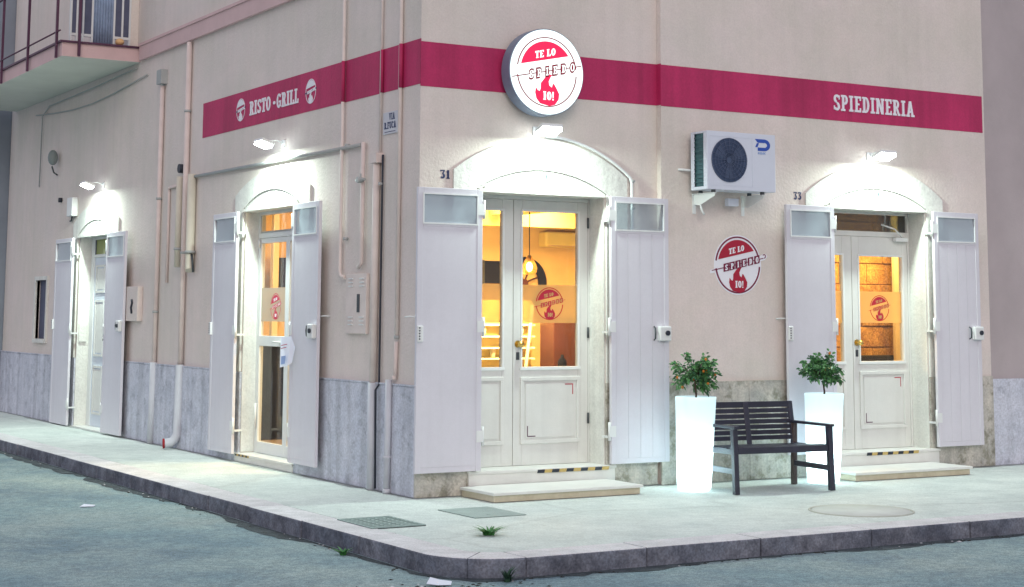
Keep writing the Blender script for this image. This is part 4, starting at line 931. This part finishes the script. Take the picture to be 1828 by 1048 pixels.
# ================================================================== BENCH
bn = thing('bench', 'dark slatted wooden bench with armrests between the two glowing planters', 'bench', (3.20,-.80,0), R(-6))
hw = .515; yf, yb = -.356, .25
def obox(name, pts0, pts1, w_, d, m=m_wood, bevel=.004):
    """square bar from pts0 to pts1, w_ along x, d along y"""
    a, c = Vector(pts0), Vector(pts1); b = MB()
    vs = [(p.x+sx*w_/2, p.y+sy*d/2, p.z) for p in (a, c) for sx, sy in ((-1,-1),(1,-1),(1,1),(-1,1))]
    b.add(vs, [(0,3,2,1),(4,5,6,7),(0,1,5,4),(1,2,6,5),(2,3,7,6),(3,0,4,7)]); return b.build(name, m, bn, bevel=bevel)
for s_ in (-1,1):
    obox('leg', (s_*hw, yf, 0), (s_*hw, yf+.03, .575), .048, .055)
    obox('leg', (s_*hw, yb, 0), (s_*hw, yb-.01, .60), .045, .05, m_woodb)
    obox('back_post', (s_*(hw-.005), yb-.015, .38), (s_*(hw-.005), yb+.056, .78), .045, .032)
    b = MB(); b.box(s_*hw-.028, s_*hw+.028, yf-.02, yb+.03, .5755, .600); b.build('armrest', m_wood, bn, bevel=.005)
    b = MB(); b.box(s_*hw-.014, s_*hw+.014, yf+.03, yb-.026, .175, .225); b.build('side_rail', m_wood, bn, bevel=.003)
    b = MB(); b.box(s_*(hw-.001)-.014, s_*(hw-.001)+.014, yf+.04, yb-.03, .345, .395); b.build('seat_bearer', m_wood, bn, bevel=.003)
b = MB(); b.box(-hw+.03, hw-.03, yf+.0, yf+.028, .352, .41); b.build('apron', m_wood, bn, bevel=.003)
for i in range(7):
    y_ = yf+.032+i*.077; b = MB(); b.box(-hw+.026, hw-.026, y_, y_+.066, .397-.012*min(i,4)*.5, .415-.012*min(i,4)*.5); b.build('seat_slat', m_wood, bn, bevel=.003)
for i in range(7):
    z0 = .425+i*.050; hgt = .040 if i < 6 else .055; yc = yb-.015+(z0-.38)*.17
    b = MB(); b.box(-hw+.022, hw-.022, yc-.009, yc+.009, z0, z0+hgt); b.build('back_slat', m_wood, bn, bevel=.003)
obox('back_stile', (0, yb-.032, .39), (0, yb+.036, .775), .055, .012)

# ================================================================== INTERIOR FITTINGS
pn = thing('pendant_lamp', 'glowing pear-shaped pendant bulb seen through the left door glass', 'lamp', (2.364,2.0,2.09))
b = MB(); b.ball((0,0,0), .035, n=12, m=8, sz=1.5); b.build('bulb', m_bulb, pn)
b = MB(); b.lathe([(.02,.12),(.05,.07),(.085,-.01),(.075,-.06),(.05,-.08)], 10, smooth=False); b.build('glass_shade', glassy('amber_glass', (1,.78,.45), (.8,.5,.2), .25, transl=.5), pn)
b = MB(); b.tube([(0,0,.06),(0,0,.91)], .006, 6); b.tube([(0,0,.05),(0,0,.12)], .02, 8); b.build('cord', m_iron, pn)
def wheel():
    w_ = thing('wagon_wheel', 'dark spoked wheel ornament on the far wall, seen through the left door', 'wheel', (4.19,5.16,1.99))
    b = MB()
    for p in ring_arc(0,0,.33,.33,0,360,.10,32): b.prism(p, -.05, -.0)
    b.build('rim', m_tv, w_)
    for k in range(4):
        a = R(20+45*k); b = MB(); b.tube([(-.22*math.cos(a),-.03+.002*k,-.22*math.sin(a)),(.22*math.cos(a),-.03+.002*k,.22*math.sin(a))], .012, 6); b.build('spoke', m_cab, w_)
    b = MB(); b.tube([(0,-.055,0),(0,0,0)], .05, 12); b.build('hub', m_cab, w_)
wheel()
tv = thing('screen', 'black screen on the far wall, seen through the narrow door glass', 'screen', (3.76,5.17,2.12)); b = MB(); b.box(-.16,.12,-.05,0,-.14,.14); b.build('panel', m_tv, tv); b = MB(); b.box(-.17,-.16,-.055,0,-.15,.15); b.build('bezel', m_iron, tv)
ia = thing('indoor_air_conditioner', 'cream indoor air conditioner high on the far wall of the dining room', 'air conditioner', (4.85,5.19,2.45)); b = MB(); b.prism([(-.42,0),(.42,0),(.42,.20),(-.42,.20)], -.2, 0); b.build('casing', m_int_y, ia, bevel=.03); b = MB(); b.box(-.38,.38,-.205,-.15,.012,.022); b.build('louvre', m_beam, ia)
b = MB(); b.prism([(-.35,0),(-.1,.06),(.35,.09),(.35,.02)], 0, -.02); o = b.build('dark_fan_ornament', m_cab); o.location = (4.85,5.15,2.70); tag(o, 'dark leaf-shaped ornament above the indoor air conditioner', 'ornament')
# lit display shelves
sh = thing('display_shelves', 'brightly lit cream serving shelves inside, seen below the frosted film', 'shelves', (2.80,3.3,.2))
b = MB(); b.box(-.75,.50,.18,.20,0,1.55); b.build('back_panel', m_int_y, sh)
for z in (.75,.88,1.0,1.13,1.26):
    b = MB(); b.box(-.75,.46,.04,.179,z,z+.018); b.build('shelf', m_iwhite, sh)
for x0 in (-.45,-.02,.28):
    b = MB(); b.prism([(x0,.7),(x0+.03,.7),(x0+.13,1.5),(x0+.10,1.5)], -.02, -.0); b.build('slanted_rail', m_iwhite, sh)
for i in range(9):
    b = MB(); xx = -.68+i*.125; z = .902 if i % 2 else 1.152; b.lathe([(.0,0),(.028,0),(.034,.08),(.02,.10),(0,.10)], 10, c=(xx,.12)); 
    b.v = [(v[0], v[1], v[2]+z) for v in b.v]; b.build('jar', m_iwhite, sh)
cb = thing('side_cabinet', 'brown-red cabinet right of the lit shelves inside the left door', 'cabinet', (3.60,3.0,.2)); b = MB(); b.box(-.30,.6,0,.3,0,1.36); b.build('body', m_cab, cb, bevel=.01); b = MB(); b.box(.10,.12,-.012,-.0005,.1,1.2); b.build('door_edge', m_beam, cb)
bt = MB(); bt.lathe([(0,0),(.05,0),(.05,.10),(.018,.14),(.018,.17),(0,.17)], 12); o = bt.build('bottle', m_tv); o.location = (3.16,2.6,.98); tag(o, 'dark bottle on the counter inside the left door', 'bottle')
b = MB(); b.box(-.6,.9,0,.35,0,.78); o = b.build('counter', m_beam, bevel=.01); o.location = (3.0,2.45,.2); tag(o, 'low wooden counter just inside the left door', 'counter')
# behind right door
b = MB(); b.box(-.25,.35,-.2,0,0,.11); o = b.build('dark_case', m_dark, bevel=.01); o.location = (7.05,1.99,1.02); tag(o, 'dark case on the ledge behind the right door glass', 'case')
b = MB(); b.box(-.6,.6,-.3,0,0,.80); b.box(-.62,.62,-.31,0,.8005,.82); o = b.build('ledge', m_cab); o.location = (6.95,2.0,.2); tag(o, 'dark wooden ledge behind the right door glass', 'ledge')
b = MB(); b.box(-.10,.16,0,.04,0,2.8); o = b.build('inner_upright', m_iwhite); o.location = (7.38,1.7,.2); tag(o, 'pale upright strip inside the right door, at the right edge of its glass', 'post')  # plain pale strip along the edge of the glass
gp = thing('gilt_picture', 'gilded hanging ornament seen through the narrow right door glass', 'picture', (6.22,1.9,1.9)); 
b = MB()
for p in ring_arc(0,.12,.12,.16,0,360,.03,20): b.prism(p, -.03, 0)
for k in range(5): b.ball((random.uniform(-.05,.05), -.02, -.1+k*.09), .03, n=8, m=6)
b.build('frame', m_brass, gp)
# behind left door 2 (seen down the room)
b = MB(); b.box(-.18,.60,0,.04,-.17,.17); o = b.build('screen', m_tv); o.location = (.86,4.92,2.06); tag(o, 'black screen seen through the red-emblem door', 'screen')
b = MB(); b.box(-.35,.8,0,.25,0,.12); o = b.build('shelf_beam', m_beam); o.location = (.80,4.9,1.72); tag(o, 'reddish shelf below the black screen inside', 'shelf')
b = MB(); b.box(-.10,.7,0,.3,0,1.12); b.box(-.08,.68,-.012,-.0005,.5,.52,0); o = b.build('red_cabinet', m_redcab, bevel=.01); o.location = (.72,4.75,.2); tag(o, 'dark red cabinet at the end of the room behind the red-emblem door', 'cabinet')
b = MB(); b.box(-.035,.035,0,.07,0,2.8); o = b.build('inner_upright', m_iwhite); o.location = (.62,4.72,.2); tag(o, 'slim cream post inside the red-emblem door', 'post')
b = MB(); b.box(-.32,.16,0,.25,0,1.02); b.box(-.33,.17,-.01,.26,1.0205,1.04); o = b.build('low_backdrop', m_tv); o.location = (.55,4.3,.2); tag(o, 'dark low sideboard added to darken the lower glass of the red-emblem door', 'backdrop')  # added dark box that makes the lower panes look dark
def ilight(loc, e, sz, col=(1,.60,.24), rx=0):
    ld = bpy.data.lights.new('interior_light', 'AREA'); ld.energy = e; ld.size = sz; ld.color = col; lo = bpy.data.objects.new('interior_light', ld); sc.collection.objects.link(lo); lo.location = loc; lo.rotation_euler = (rx,0,0)
ilight((3.6,3.6,2.97), 230, 1.2, (1,.66,.27)); ilight((.95,3.9,2.97), 14, .5, (1,.52,.20)); ilight((7.0,1.3,2.97), 62, .5, (1,.62,.18))
ilight((2.7,2.6,2.15), 120, .5, (1,.80,.38), R(50))
